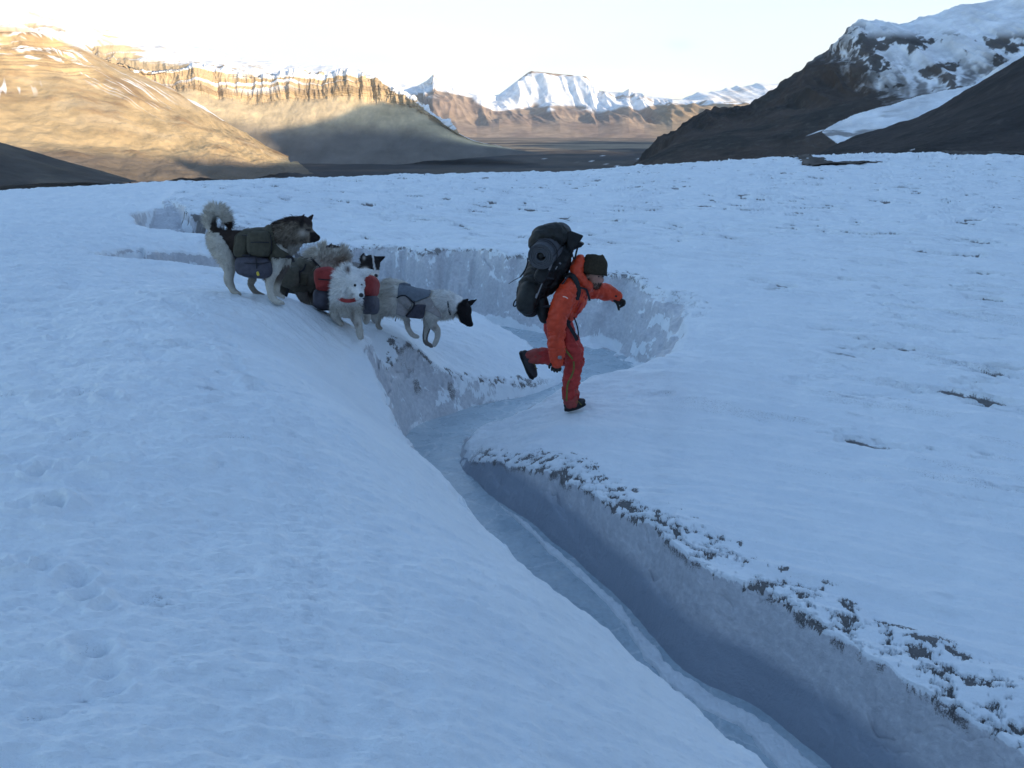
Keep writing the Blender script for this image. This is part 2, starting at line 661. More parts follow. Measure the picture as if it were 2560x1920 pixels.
# paw and boot prints pressed into the snow: (survey x, y, radius, depth)
PRINTS = []
for (x0, y0, x1, y1, n, sp) in ((430, 690, 560, 880, 16, 18), (520, 650, 470, 800, 9, 14), (90, 1255, 215, 1275, 5, 22), (190, 1400, 250, 1500, 4, 10), (60, 900, 260, 915, 7, 16), (380, 780, 440, 800, 6, 14),
                                 (20, 1050, 260, 1040, 9, 30), (60, 1130, 150, 1120, 4, 20), (30, 1250, 60, 1235, 3, 12), (100, 760, 250, 800, 8, 30), (180, 1300, 240, 1330, 4, 20), (300, 640, 420, 720, 8, 20)):
    for i in range(n):
        f = (i + random.random() * .7) / max(1, n - .3)
        PRINTS.append((x0 + (x1 - x0) * f + random.uniform(-sp, sp), y0 + (y1 - y0) * f + random.uniform(-sp, sp) * .5, random.uniform(.035, .06), random.uniform(.015, .04)))

def relief(x, y):
    """all ground: returns height, snow mask, dirt mask, floor mask"""
    n = len(x)
    r = np.hypot(x, y)
    wx = x + .10 * noise2(x * 1.1, y * 1.1, 5)
    wy = y + .10 * noise2(x * 1.1 + 7, y * 1.1, 6)
    near = r < 45
    d = np.full(n, 50.0)
    side = np.where(x > -.4 * y, 1, -1).astype(float)
    par = np.zeros(n)
    dd, ss, pp = near_line(wx[near], wy[near], MP[::5])
    pp = pp * 5
    fine_ = dd < 3.2
    d3, s3, p3 = near_line(wx[near][fine_], wy[near][fine_], MP)
    dd[fine_], ss[fine_], pp[fine_] = d3, s3, p3
    d[near], par[near] = dd, pp
    side[near] = ss
    # beyond the mapped reach of the stream the banks are one surface
    s_arc = np.interp(par, np.arange(len(MP)), _arc)
    hw = np.interp(par, np.arange(len(MP)), MHW)
    k = np.where(side < 0, np.interp(par, np.arange(len(MP)), MKL), np.interp(par, np.arange(len(MP)), MKR))
    pi_ = par / 10.0
    fl_amp = np.where(side > 0, np.interp(pi_, [2, 4, 7, 10, 12, 15, 21], [.16, .26, .28, .16, .05, .035, .035]), np.interp(pi_, [2, 10, 11.5, 14, 16], [.08, .05, .10, .08, .03]))
    flute = fl_amp * (ridged(s_arc * .85 + side * 4 + .25 * y, .3 * x, 3, 31) - .9) * .8 + .35 * fl_amp * fbm(s_arc * 4.5, side * 3 + .0 * x, 2, 32) + .02 * fbm(x * 3, y * 3, 3, 33)
    rimrag = .06 * fbm(s_arc * 2.6, side * 2.0 + 0 * x, 4, 41, .6) + .035 * fbm(x * 7, y * 7, 3, 43)
    B = np.empty(n)
    lm = side < 0
    B[lm] = BL(x[lm], y[lm])
    B[~lm] = BR(x[~lm], y[~lm])
    dn = d - hw + flute * sstep(.02, .3, d - hw)
    floor = FLOOR - .07 + .02 * fbm(x * 2, y * 2, 2, 8) + np.interp(r, [14, 18, 20.2, 23], [0, .15, .85, 1.8]) * (x < 0)
    steep = np.maximum(dn, 0)
    meltz = fbm(s_arc * 1.5, k * steep * 2.0, 4, 36, .55)
    steep = np.maximum(steep + (.055 * meltz) * sstep(.02, .18, steep), 0)
    wall = floor + k * steep * (.75 + .25 * sstep(.0, .35, steep)) - .03 * (dn < 0)
    ledge = np.where(side > 0, np.interp(pi_, [6.5, 8, 10, 11.5], [0, 1, 1, 0]), 0)
    wph = (wall - floor + .12 * fbm(s_arc * .8, 0 * x, 2, 35) + .1 * s_arc) / .42
    wall = wall + ledge * .055 * np.sin(2 * math.pi * wph)
    # snow relief on the banks
    fade = sstep(.0, .5, dn) 
    al, ac = x * .877 - y * .48, x * .48 + y * .877          # along and across the wind furrows
    rt = (side > 0)
    roll = .04 * fbm(x * .55, y * .55, 3, 3) * sstep(1.5, 4, r)
    sast = np.where(rt, .042 * fbm(al * .30, ac * 2.8, 5, 9, .58) + .010 * fbm(al * 1.2, ac * 7, 4, 10), .014 * fbm(x * 1.7 + .3 * y, y * 6.0, 5, 9, .68))
    grain = np.where(rt, .005, .008) * fbm(x * 9, y * 11, 3, 12)
    lump = np.maximum(0, fbm(al * 2.2, ac * 4.4, 4, 14) - .1) * np.where(rt, .028, .014 + .03 * sstep(-.6, -2.4, x + .1 * y))
    farline = sstep(10, 20, r) * .09 * (fbm(al * .13, ac * .8, 5, 22, .6) - .2 * np.abs(fbm(al * .4, ac * 2.2, 3, 23))) * np.clip(r / 26, .8, 3.2)
    onbank = roll + sast + grain + farline - lump
    B2 = B + onbank * (.25 + .75 * fade)
    # the gully upstream on the left bank
    ds = np.full(n, 50.0)
    ps = np.zeros(n)
    m = (np.abs(x + 4.6) < 4) & (np.abs(y - 12.3) < 4.5)
    if m.any():
        ds[m], _, ps[m] = near_line(wx[m], wy[m], SPL)
    gfl = np.interp(ps, [0, 12, 24], [-1.0, -1.3, -1.7])
    gk = np.where((ps > .01), 4.5, 3.0)
    gwall = gfl + gk * np.maximum(ds - .38 + .1 * fbm(x * 2.2, y * 2.2, 3, 51), 0)
    wall_all = np.where((side < 0) & (r < 30), np.minimum(wall, gwall), wall)
    kk = np.where(side < 0, np.interp(par, [0, 110, 125, 150, 210], [.10, .12, .06, .30, .34]), np.interp(par, [0, 60, 75, 90, 105, 115, 135, 150, 210], [.06, .06, .10, .32, .40, .30, .25, .05, .05]))
    gap = wall_all + rimrag - B2
    h = smin(B2, wall_all + rimrag * .6, kk)
    # masks -----------------------------------------------------------
    isice = sstep(.03, -.05, gap)
    e = 0
    # drifts of fresh snow lying on wall ledges and at the foot of walls
    hgt = h - floor
    cling = fbm(s_arc * 4.6 + side * 9, h * 5.0, 5, 61, .66)
    fw = .10 + .16 * (fbm(s_arc * .9, side * 5 + 0 * x, 3, 63) + .25)
    foot = sstep(fw + .05, fw - .05, hgt - .03 * fbm(s_arc * 7, h * 9, 2, 64)) * sstep(-.02, .06, dn) * (fw > .03)
    snow = 1 - isice
    steepw = np.where(side > 0, np.interp(pi_, [3, 7, 9, 11, 14.5, 16], [.55, .7, .9, .9, .3, .1]), np.interp(pi_, [3, 10, 12, 14.5, 15], [.8, .8, .95, .7, .2]))
    snow = np.maximum(snow, isice * sstep(.30, .62, cling + .55 * sstep(-.30, 0, gap) + np.where(side > 0, np.interp(pi_, [7.8, 9, 10.5, 12], [0, .08, .10, .2]), np.interp(pi_, [11.0, 11.4, 12.6, 13.4], [0, .42, .38, .1])) + .35 * ledge * np.cos(2 * math.pi * wph) - .25 + .5 * (ridged(s_arc * .85 + side * 4 + .25 * y, .3 * x, 3, 31) - .8)) * steepw)
    snow = np.maximum(snow, foot * np.where(side > 0, sstep(14.6, 13.8, pi_), .95 * sstep(13.4, 12.8, pi_)))
    # snow strip drifted over the stream ice along the near reach
    sp = par / 10.0
    off = d * side
    strip_c = np.interp(sp, [15, 16, 17, 18, 19, 21], [.27, .27, .25, .21, .17, .14])
    strip_w = np.interp(sp, [15, 15.6, 16, 17, 18, 19, 21], [0, .014, .028, .065, .10, .13, .13])
    strip = sstep(1.0, .6, np.abs(off - strip_c) / np.maximum(strip_w * (1 + .5 * fbm(x * 5, y * 5, 3, 71)), 1e-3)) * (strip_w > .005) * (r < 12)
    h = np.maximum(h, np.where(strip > .02, FLOOR - .03 + .055 * strip + .012 * fbm(x * 14, y * 14, 3, 72) * strip, -99))
    snow = np.maximum(snow, sstep(.3, .5, strip))
    # silt along the rims of the cut banks and in melt hollows of the plain
    dn1 = .75 * fbm(al * 8.0, ac * 12.0, 5, 81, .72) + .45 * fbm(al * 2.2, ac * 3.5, 2, 82)
    reach = np.where(side > 0, np.interp(sp, [3, 5, 8, 9.3, 10.5, 14.0, 14.6, 17, 21], [.5, .9, .8, .5, 0, .1, .9, 1, 1]), np.interp(sp, [0, 10.4, 11.0, 13, 14.2], [.15, .2, .9, .9, 0]))
    edge_d = np.maximum(gap, 0) / np.maximum(k, .5)
    bw = np.where(side > 0, np.interp(sp, [3, 9, 14, 15.5, 17, 21], [.22, .30, .22, .32, .5, .6]), .14)
    band = sstep(bw, bw * .15, edge_d + .25 * bw * fbm(s_arc * 1.1, side * 3 + 0 * x, 3, 83)) * (gap > -.02)
    dirt = sstep(.02, .38, dn1 + .42 * band + .25 * fbm(x * 1.1, y * 1.1, 2, 84) - .30) * sstep(.02, .3, band) * reach
    # dark hem hanging just under the snow lip
    hem = sstep(.0, -.03, gap) * sstep(-.12, -.03, gap)
    dirt = np.maximum(dirt, hem * sstep(-.15, .3, fbm(s_arc * 5, h * 3, 3, 86)) * reach * .8)
    dirt = np.maximum(dirt, (side < 0) * isice * sstep(.2, .55, fbm(s_arc * 2.2, h * 1.6, 4, 87)) * np.interp(sp, [11.5, 12, 13.2, 13.7], [0, .7, .7, 0]))
    h = h - .035 * dirt * band
    # hollows of the right-hand plain, drawn out along the wind
    hol = fbm(al * 1.1 + 3, ac * 3.6, 5, 91, .6)
    hol2 = fbm(al * .22, ac * .5, 3, 95)
    plain = rt * sstep(.9, 2.4, edge_d + (r > 16) * 3) * sstep(5.2, 7.0, r)
    q_ = hol + .5 * hol2
    hm = sstep(.60, .80, q_) * plain
    hm2 = sstep(.34, .64, q_) * plain
    dirt = np.maximum(dirt, hm * (.5 + .5 * sstep(60, 25, r)) + .3 * hm2 * sstep(.25, .5, noise2(al * 5, ac * 9, 96)))
    fur_ = sstep(.10, .55, fbm(al * .42, ac * 3.2, 5, 99, .62) + .3 * noise2(al * .12, ac * .5, 100)) * rt * sstep(.5, 2.0, edge_d + (r > 16) * 3) * sstep(4.5, 6.5, r)
    dirt = np.maximum(dirt, .34 * fur_)
    h = h - (.045 * hm2 + .02 * hm) * (r < 45)
    lf = sstep(.55, .9, fbm(x * 2.6, y * 6, 4, 97) + .35 * noise2(x * .5, y * .5, 98)) * (side < 0) * (x < -.8 - .12 * y) * (r < 14) * (1 - isice)
    dirt = np.maximum(dirt, lf * .35)
    h = h - .02 * lf
    # prints
    for (px, py, rr, dp) in PR_W:
        m = (np.abs(x - px) < .2) & (np.abs(y - py) < .2)
        if m.any():
            q = np.hypot((x[m] - px) * .75, y[m] - py) / rr
            h[m] += -dp * sstep(1.0, .3, q) + dp * .35 * sstep(.5, 0, np.abs(q - 1.15))
            dirt[m] = np.maximum(dirt[m], .22 * sstep(.8, .2, q))  # insides of the prints tinted darker as well
    polished = (side > 0) * sstep(13.7, 14.3, pi_)          # the smooth lower band only runs along the near right wall
    return h, np.clip(snow, 0, 1), np.clip(dirt, 0, 1), isice, hgt + .6 * (1 - polished)

PR_W = []
def ground(x, y):
    x = np.atleast_1d(np.asarray(x, float))
    y = np.atleast_1d(np.asarray(y, float))
    return relief(x, y)[0]
for (sx, sy, rr, dp) in PRINTS:
    q = at_z(sx * K, sy * K, -.02)
    PR_W.append((q[0], q[1], rr, dp))

def build_glacier(q=1.0):
    az = np.concatenate([np.arange(-180, -78, 3.0), np.arange(-78, -40, .3), np.arange(-40, 40, .062 / q), np.arange(40, 78, .3), np.arange(78, 180.1, 3.0)])
    rr = [.25]
    while rr[-1] < 420:
        r = rr[-1]
        if r < 1.4: st = .05
        elif r < 7: st = (.014 + .0006 * (r - 1.4)) / q
        elif r < 15.5: st = .0155 / q
        elif r < 22: st = .03 / q
        else: st = r * .0035 / q if r < 75 else r * .03
        rr.append(r + st)
    rr = np.array(rr)
    # first pass: find where the walls are; second pass: crowd the rows onto them
    sub = 3
    azc = az[::sub]
    A, RR = np.meshgrid(np.radians(azc), rr)
    h0 = relief((RR * np.sin(A)).ravel(), (RR * np.cos(A)).ravel())[0].reshape(RR.shape)
    e = np.abs(np.diff(np.arctan2(h0 - CAM_Z, RR), axis=0))
    for _ in range(24):
        e = (e + np.pad(e, ((0, 0), (1, 0)), 'edge')[:, :-1] + np.pad(e, ((0, 0), (0, 1)), 'edge')[:, 1:]) / 3
        e = (e + np.pad(e, ((1, 0), (0, 0)), 'edge')[:-1] + np.pad(e, ((0, 1), (0, 0)), 'edge')[1:]) / 3
    nr = len(rr)
    wgt = .66 / (nr - 1) + .34 * e / e.sum(0)
    cum = np.vstack([np.zeros(e.shape[1]), np.cumsum(wgt, axis=0)])
    tgt = np.linspace(0, 1, int(nr * 1.15))
    Rc = np.column_stack([np.interp(tgt, cum[:, c], rr) for c in range(cum.shape[1])])
    Rf = np.vstack([np.interp(az, azc, row) for row in Rc])
    A = np.broadcast_to(np.radians(az)[None], Rf.shape)
    x, y = (Rf * np.sin(A)).ravel(), (Rf * np.cos(A)).ravel()
    h, snow, dirt, ice, hgt = relief(x, y)
    V = np.column_stack([x, y, h])
    F = grid_faces(Rf.shape[0], len(az))[:, ::-1]
    print('glacier', V.shape)
    return raw_mesh('glacier', V, F, True, {'snow': snow, 'dirt': dirt, 'ice': ice, 'hgt': hgt})

def mat_glacier():
    m, nt, b = new_mat('glacier_snow_and_ice')
    def at(n):
        a = nt.nodes.new('ShaderNodeAttribute')
        a.attribute_name = n
        return a.outputs['Fac']
    n1 = nz(nt, 2.3, 6, .6)
    n2 = nz(nt, 22, 6, .65)
    n3 = nz(nt, 110, 6, .7)
    snowc = ramp(nt, n1.outputs['Fac'], [(.3, (.79, .84, .88)), (.7, (.86, .90, .92))]).outputs[0]
    icec = ramp(nt, n2.outputs['Fac'], [(.22, (.48, .50, .53)), (.5, (.60, .615, .645)), (.78, (.75, .765, .78))]).outputs[0]
    icec2 = ramp(nt, n1.outputs['Fac'], [(.35, (.90, .90, .91)), (.65, (1.0, 1.0, 1.0))]).outputs[0]
    icec = mixc(nt, 1.0, icec, icec2, 'MULTIPLY')
    # smooth blue ice low on the wall
    low = nt.nodes.new('ShaderNodeMapRange')
    lk(nt, at('hgt'), low.inputs[0])
    low.inputs[1].default_value = .43
    low.inputs[2].default_value = .33
    icec = mixc(nt, low.outputs[0], icec, (.34, .385, .45))
    # ragged edge between snow and ice
    ad = nt.nodes.new('ShaderNodeMath')
    ad.operation = 'ADD'
    lk(nt, at('snow'), ad.inputs[0])
    sc = nt.nodes.new('ShaderNodeMath')
    sc.operation = 'MULTIPLY_ADD'
    lk(nt, n2.outputs['Fac'], sc.inputs[0])
    sc.inputs[1].default_value = .9
    sc.inputs[2].default_value = -.45
    lk(nt, sc.outputs[0], ad.inputs[1])
    sm = ramp(nt, ad.outputs[0], [(.38, 0.0), (.62, 1.0)]).outputs[0]
    col = mixc(nt, sm, icec, snowc)
    # silt
    ad2 = nt.nodes.new('ShaderNodeMath')
    ad2.operation = 'MULTIPLY_ADD'
    lk(nt, n3.outputs['Fac'], ad2.inputs[0])
    ad2.inputs[1].default_value = 2.2
    ad2.inputs[2].default_value = -1.1
    ad3 = nt.nodes.new('ShaderNodeMath')
    ad3.operation = 'ADD'
    lk(nt, ad2.outputs[0], ad3.inputs[0])
    lk(nt, at('dirt'), ad3.inputs[1])
    dm = ramp(nt, ad3.outputs[0], [(.40, 0.0), (.80, .95)]).outputs[0]
    col = mixc(nt, dm, col, (.13, .12, .115))
    lk(nt, col, b.inputs['Base Color'])
    rr = ramp(nt, sm, [(0, .38), (1, .75)])
    lk(nt, rr.outputs[0], b.inputs['Roughness'])
    b.inputs['Specular IOR Level'].default_value = .3
    p = bump(nt, n2.outputs['Fac'], .45, .025, b)
    p = bump(nt, n3.outputs['Fac'], .35, .008, b, p)
    tc = nt.nodes.new('ShaderNodeTexCoord')
    mp = nt.nodes.new('ShaderNodeMapping')
    mp.inputs['Scale'].default_value = (9, 21, 15)
    lk(nt, tc.outputs['Object'], mp.inputs['Vector'])
    n4 = nz(nt, 1.0, 8, .68, mp.outputs[0])
    bump(nt, n4.outputs['Fac'], .55, .03, b, p)
    return m

gl = put('glacier', build_glacier(GQ), mat_glacier())
gl['kind'] = 'structure'

# ---------------------------------------------------------------- frozen stream: a ribbon of ice on the channel floor
def build_stream():
    t = np.linspace(0, len(MP) - 1, 1400)
    C = np.column_stack([np.interp(t, np.arange(len(MP)), MP[:, i]) for i in (0, 1)])
    T = np.gradient(C, axis=0)
    T /= np.linalg.norm(T, axis=1)[:, None]
    N = np.column_stack([T[:, 1], -T[:, 0]])
    w = np.interp(t, np.arange(len(MP)), MHW) + .16
    nc = 24
    o = np.linspace(-1, 1, nc)
    x = C[:, None, 0] + N[:, None, 0] * w[:, None] * o
    y = C[:, None, 1] + N[:, None, 1] * w[:, None] * o
    r = np.hypot(x, y)
    z = FLOOR + np.interp(r, [14, 17.5, 19, 24, 40], [0, .1, 0, -1.5, -9]) * (x < 0) + .008 * fbm(x.ravel() * 3, y.ravel() * 3, 3, 88).reshape(x.shape)
    V = np.column_stack([x.ravel(), y.ravel(), z.ravel()])
    return raw_mesh('frozen_stream', V, grid_faces(len(t), nc)[:, ::-1], True)
m, nt, b = new_mat('stream_ice')
n1 = nz(nt, 3.5, 7, .62)
n2 = nz(nt, 26, 5, .6)
c1 = ramp(nt, n1.outputs['Fac'], [(.3, (.40, .50, .56)), (.55, (.48, .57, .62)), (.75, (.60, .66, .68))]).outputs[0]
c2 = ramp(nt, n2.outputs['Fac'], [(.3, .88), (.7, 1.06)]).outputs[0]
lk(nt, mixc(nt, 1.0, c1, c2, 'MULTIPLY'), b.inputs['Base Color'])
vo = nt.nodes.new('ShaderNodeTexVoronoi')
vo.feature = 'DISTANCE_TO_EDGE'
vo.inputs['Scale'].default_value = 1.3
tcv = nt.nodes.new('ShaderNodeTexCoord')
lk(nt, mixc(nt, .25, tcv.outputs['Object'], n1.outputs['Color'], 'ADD'), vo.inputs['Vector'])
ck = ramp(nt, vo.outputs['Distance'], [(.0, .55), (.018, .0)])
old = b.inputs['Base Color'].links[0].from_socket
lk(nt, mixc(nt, ck.outputs[0], old, (.70, .74, .76)), b.inputs['Base Color'])
rg = ramp(nt, n1.outputs['Fac'], [(.35, .16), (.65, .45)])
lk(nt, rg.outputs[0], b.inputs['Roughness'])
b.inputs['Specular IOR Level'].default_value = .35
bump(nt, n2.outputs['Fac'], .15, .012, b)
st = put('frozen_stream', build_stream(), m)
st['kind'] = 'structure'
# ================================================================ mountains
SUN_EL = R(12.5)
SUN_AZ = R(128)                        # clockwise from straight ahead
SUN = np.array([math.sin(SUN_AZ) * math.cos(SUN_EL), math.cos(SUN_AZ) * math.cos(SUN_EL), math.sin(SUN_EL)])
SH = SUN[:2] / np.linalg.norm(SUN[:2])           # towards the sun on the map
SU = np.array([-SH[1], SH[0]])                    # across the light
VALLEY = -125.0

def lines_grid(lines, nc, nrs, smooth=True):
    """lines: control polylines [(sx, sy, r), ...] foot to crest (same count each)"""
    L = []
    for l in lines:
        W = np.array([at_r(x * K, y * K, r) for x, y, r in l])
        t = np.linspace(0, len(l) - 1, nc)
        X = catmull(W, 24) if smooth else W
        L.append(np.column_stack([np.interp(t, np.linspace(0, len(l) - 1, len(X)), X[:, i]) for i in range(3)]))
    L = np.array(L)
    rows = []
    vs = []
    for i in range(len(L) - 1):
        n = nrs[i]
        for k in range(n + (i == len(L) - 2)):
            t = k / n
            rows.append(L[i] * (1 - t) + L[i + 1] * t)
            vs.append(i + t)
    return np.array(rows), np.array(vs)

def vnormals(G):
    du = np.gradient(G, axis=1)
    dv = np.gradient(G, axis=0)
    n = np.cross(du, dv)
    n /= np.linalg.norm(n, axis=2)[:, :, None] + 1e-9
    return n * np.where(n[:, :, 2:3] < 0, -1, 1)

def paces(G):
    """metres along and up a slope, for patterns that lie evenly on it"""
    a = np.linalg.norm(np.diff(G, axis=1), axis=2)
    b = np.linalg.norm(np.diff(G, axis=0), axis=2)
    a = np.cumsum(np.pad(a.mean(0), (1, 0)))
    b = np.cumsum(np.pad(b.mean(1), (1, 0)))
    return np.broadcast_to(a[None], G.shape[:2]), np.broadcast_to(b[:, None], G.shape[:2])

def survey(G):
    u, v, _ = proj(G)
    return u / K, v / K

rock_mats = {}
def mat_rock(name, nscale, bscale, bdist):
    m = attr_mat(name, .9, .05, nscale, .3, bscale, .6, bdist)
    return m

def mount(name, G, colr, mat):
    nr, nc = G.shape[:2]
    me = raw_mesh(name, G.reshape(-1, 3), grid_faces(nr, nc), True, colors=colr.reshape(-1, 3))
    o = put(name, me, mat)
    o['kind'] = 'structure'
    return o

def mixn(a, b, m):
    return a + (b - a) * m[..., None]

SNOW = np.array([.86, .88, .90])
MR = mat_rock('far_rock', .012, .05, 6)  # rock tone comes from each mesh's colours

# valley --------------------------------------------------------------
def build_valley():
    az = np.radians(np.arange(-60, 60.1, .25))
    r = np.concatenate([np.arange(500, 6000, 40.0), np.geomspace(6000, 14500, 40)])
    A, RR = np.meshgrid(az, r)
    x, y = RR * np.sin(A), RR * np.cos(A)
    z = VALLEY - 45 * sstep(4200, 2600, RR) + 3 * fbm(x * .004, y * .004, 3, 5) + np.clip((RR - 9000) * .004, 0, 200)
    G = np.stack([x, y, z], -1)
    n = fbm(x * .002, y * .006, 5, 11)
    c = mixn(np.array([.055, .052, .052]) * np.ones(3), np.array([.10, .085, .07]), sstep(-.3, .6, n))
    c = mixn(c, np.array([.26, .20, .15]), sstep(4500, 6000, RR) * .8)
    # gravel flats of the river plain, and a sunlit stripe painted pale
    sx, sy = survey(G)
    gravel_and_sunlight = sstep(.0, .3, fbm(x * .0012, y * .004, 4, 21) + .55 * np.exp(-((sy - 317) / 7) ** 2) - .1)
    c = mixn(c, np.array([.34, .27, .19]), gravel_and_sunlight * .8 * (sy < 326))
    # snow and ice patches on the flats
    pt = sstep(.80, .95, fbm(x * .03, y * .03, 3, 31) + .3 * noise2(x * .004, y * .006, 32) + .45 * np.exp(-((sy - 346) / 15) ** 2 - ((sx - 1290) / 80) ** 2) - .15)
    c = mixn(c, SNOW, pt * (sy > 322))
    return G, c
Gv, cv = build_valley()
mount('valley', Gv, cv, MR)

def strata(G, n1, scale=.055, seed=0):
    z = G[..., 2] + 14 * n1
    return noise2(z * scale, z * 0 + .37 + n1 * .3, seed) + .6 * noise2(z * scale * 2.7, z * 0 + 1.7 + n1 * .4, seed + 1)

# rounded tawny shoulder, left -----------------------------------------
L1 = [
    [(-260, 400, 2050), (-20, 400, 2100), (160, 396, 2150), (330, 390, 2250), (500, 384, 2350), (680, 372, 2450)],
    [(-260, 300, 2450), (-20, 300, 2500), (160, 305, 2550), (320, 318, 2580), (480, 330, 2560), (640, 355, 2520)],
    [(-260, 190, 2850), (-20, 195, 2900), (150, 205, 2900), (300, 235, 2850), (460, 285, 2750), (625, 350, 2580)],
    [(-260, 45, 3250), (-20, 58, 3300), (85, 72, 3300), (220, 128, 3250), (420, 222, 3050), (615, 345, 2650)],
    [(-260, 40, 3700), (-20, 55, 3700), (85, 75, 3700), (220, 140, 3600), (420, 240, 3400), (615, 365, 2900)],
]
G, vs = lines_grid(L1, 760, [70, 90, 120, 40])
N = vnormals(G)
px, pz = G[..., 0] + .5 * G[..., 1], G[..., 2]
V_ = np.broadcast_to(vs[:, None], G.shape[:2])
a_0, b_0 = paces(G)
n0 = fbm(a_0 * .0035, b_0 * .0035, 5, 101)
gul = ridged(a_0 * .006 + b_0 * .003, b_0 * .002, 4, 105)
st_ = strata(G, n0, .06, 111)
cl = sstep(2.15, 2.6, V_) * sstep(3.3, 2.9, V_) * sstep(.62, .35, np.linspace(0, 1, 760)[None] + .1 * n0)
G = G + N * (16 * n0 + 5 * (gul - .6) * (V_ > .5) + 15 * st_ * cl)[..., None]
sx, sy = survey(G)
tan = np.array([.50, .37, .205])
c = mixn(tan * np.ones(G.shape), np.array([.33, .225, .125]), sstep(-.2, .7, n0 + .4 * fbm(a_0 * .008, b_0 * .02, 4, 115)))
c = mixn(c, np.array([.15, .125, .10]), sstep(.95, .5, V_ + .2 * n0) * .92)  # foot of the slope darkened in colour to deepen its cast shadow
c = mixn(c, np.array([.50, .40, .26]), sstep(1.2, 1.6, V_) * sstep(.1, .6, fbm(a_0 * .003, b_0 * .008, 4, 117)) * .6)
c = mixn(c, np.array([.25, .18, .115]), sstep(.0, .5, st_) * cl * .85)
a_, b_ = paces(G)
sn = sstep(.1, .35, noise2(a_ * .012, b_ * .09, 121) + .5 * st_ - .1 - .5 * sstep(.3, 0, V_ - 2.4)) * cl
edge_ = np.interp(sx, [0, 85, 220, 420, 615], [58, 72, 128, 222, 345])
streak = sstep(.36, .52, noise2((a_ + b_) * .075, (a_ - b_) * .0035, 131) + .25 * noise2(a_ * .02, b_ * .02, 133)) * sstep(80, 40, sy - edge_ + 14 * n0) * sstep(2, 10, sy - edge_) * sstep(120, 200, sx) * sstep(400, 330, sx) * .8
streak = np.maximum(streak, .8 * sstep(.40, .55, noise2(a_ * .08, b_ * .007, 135)) * np.exp(-((sy - 188) / 16) ** 2) * sstep(110, 40, sx))
c = mixn(c, SNOW, np.clip(sn * .9 + streak + sstep(2.95, 3.1, V_ + .1 * n0), 0, 1))
G1 = G
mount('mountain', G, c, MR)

# cliff wall with snow roof behind it ---------------------------------
L2 = [
    [(40, 392, 3300), (200, 385, 3280), (330, 380, 3260), (450, 375, 3240), (560, 372, 3220), (680, 368, 3200), (800, 360, 3180), (900, 350, 3150), (1010, 340, 3130), (1190, 330, 3150)],
    [(40, 240, 3620), (200, 240, 3570), (330, 250, 3540), (450, 262, 3510), (560, 280, 3480), (680, 280, 3440), (800, 280, 3400), (900, 288, 3320), (1010, 310, 3230), (1150, 328, 3190)],
    [(40, 130, 3850), (200, 168, 3800), (330, 185, 3750), (450, 202, 3720), (560, 222, 3700), (680, 213, 3650), (800, 212, 3600), (900, 240, 3500), (1005, 298, 3300), (1120, 325, 3200)],
    [(40, 60, 3900), (200, 112, 3850), (330, 142, 3800), (450, 150, 3770), (560, 165, 3750), (680, 162, 3700), (800, 170, 3630), (900, 222, 3520), (1000, 293, 3310), (1115, 324, 3210)],
    [(40, -60, 4700), (200, 0, 4700), (330, 70, 4500), (450, 105, 4350), (560, 130, 4250), (680, 140, 4150), (800, 160, 3800), (900, 219, 3600), (1000, 292, 3340), (1115, 324, 3230)],
    [(40, -40, 5600), (200, 30, 5600), (330, 95, 5300), (450, 120, 5100), (560, 145, 5000), (680, 155, 4800), (800, 180, 4200), (900, 245, 3900), (1000, 305, 3500), (1115, 330, 3300)],
]
NC = 1150
G, vs = lines_grid(L2, NC, [40, 110, 110, 90, 20])
N = vnormals(G)
V_ = np.broadcast_to(vs[:, None], G.shape[:2])
fade = sstep(1.0, .8, np.linspace(0, 1, NC))[None]
px, pz = G[..., 0] * 1.0 + .4 * G[..., 1], G[..., 2]
n0 = fbm(G[..., 0] * .004, G[..., 1] * .003, 5, 201)
a_, b_ = paces(G)
wv_ = 70 * noise2(a_ * .0035, b_ * .003, 203)
rib = .55 * ridged((a_ + wv_) * .0022, b_ * .0008, 3, 204, .5) + .5 * ridged((a_ + wv_) * .0058, b_ * .0014, 4, 205, .5) * (.5 + .7 * np.abs(noise2(a_ * .002, 0 * b_, 206)))            # buttresses and gullies
fine = ridged(a_ * .024, b_ * .012, 3, 207)
st_ = strata(G, n0, .07, 211)
clf = sstep(1.75, 2.15, V_) * sstep(3.35, 3.0, V_) * (1 - .0)
tal = sstep(.6, 1.2, V_) * sstep(2.1, 1.7, V_)
G = G + N * fade[..., None] * (10 * n0 + clf * (56 * (rib - .85) + 7 * (fine - .8) + 6 * st_) + tal * 3 * (rib - .8) + sstep(3.0, 3.4, V_) * 3 * n0)[..., None]
sx, sy = survey(G)
c = mixn(np.array([.68, .54, .33]) * np.ones(G.shape), np.array([.56, .45, .29]), sstep(-.3, .6, n0 + .5 * (fine - .8)))
c = mixn(c, np.array([.42, .31, .19]), clf * .7)
c = mixn(c, np.array([.27, .20, .13]), clf * sstep(.1, .6, st_) * .7)
c = mixn(c, np.array([.13, .125, .12]), sstep(1.55, .7, V_ + .15 * n0) * .95)  # cast shade deepened by painting the lower scree darker
topn = V_ + .38 * n0 + .25 * (rib - .9) + .25 * st_
sn = np.maximum(sstep(2.92, 3.05, topn) , sstep(.15, .3, st_ + .3 * n0) * sstep(2.2, 2.55, V_) * sstep(720, 520, sx) * .95)
rockt = sstep(.25, .5, noise2(a_ * .008, b_ * .03, 221) + .5 * noise2(a_ * .03, b_ * .06, 222)) * sstep(3.8, 3.05, V_) * .9
sn = sn * (1 - rockt * (V_ > 3.0))
rl = np.abs(fbm(a_ * .0016 + 3, b_ * .0045 + a_ * .0012, 4, 231))
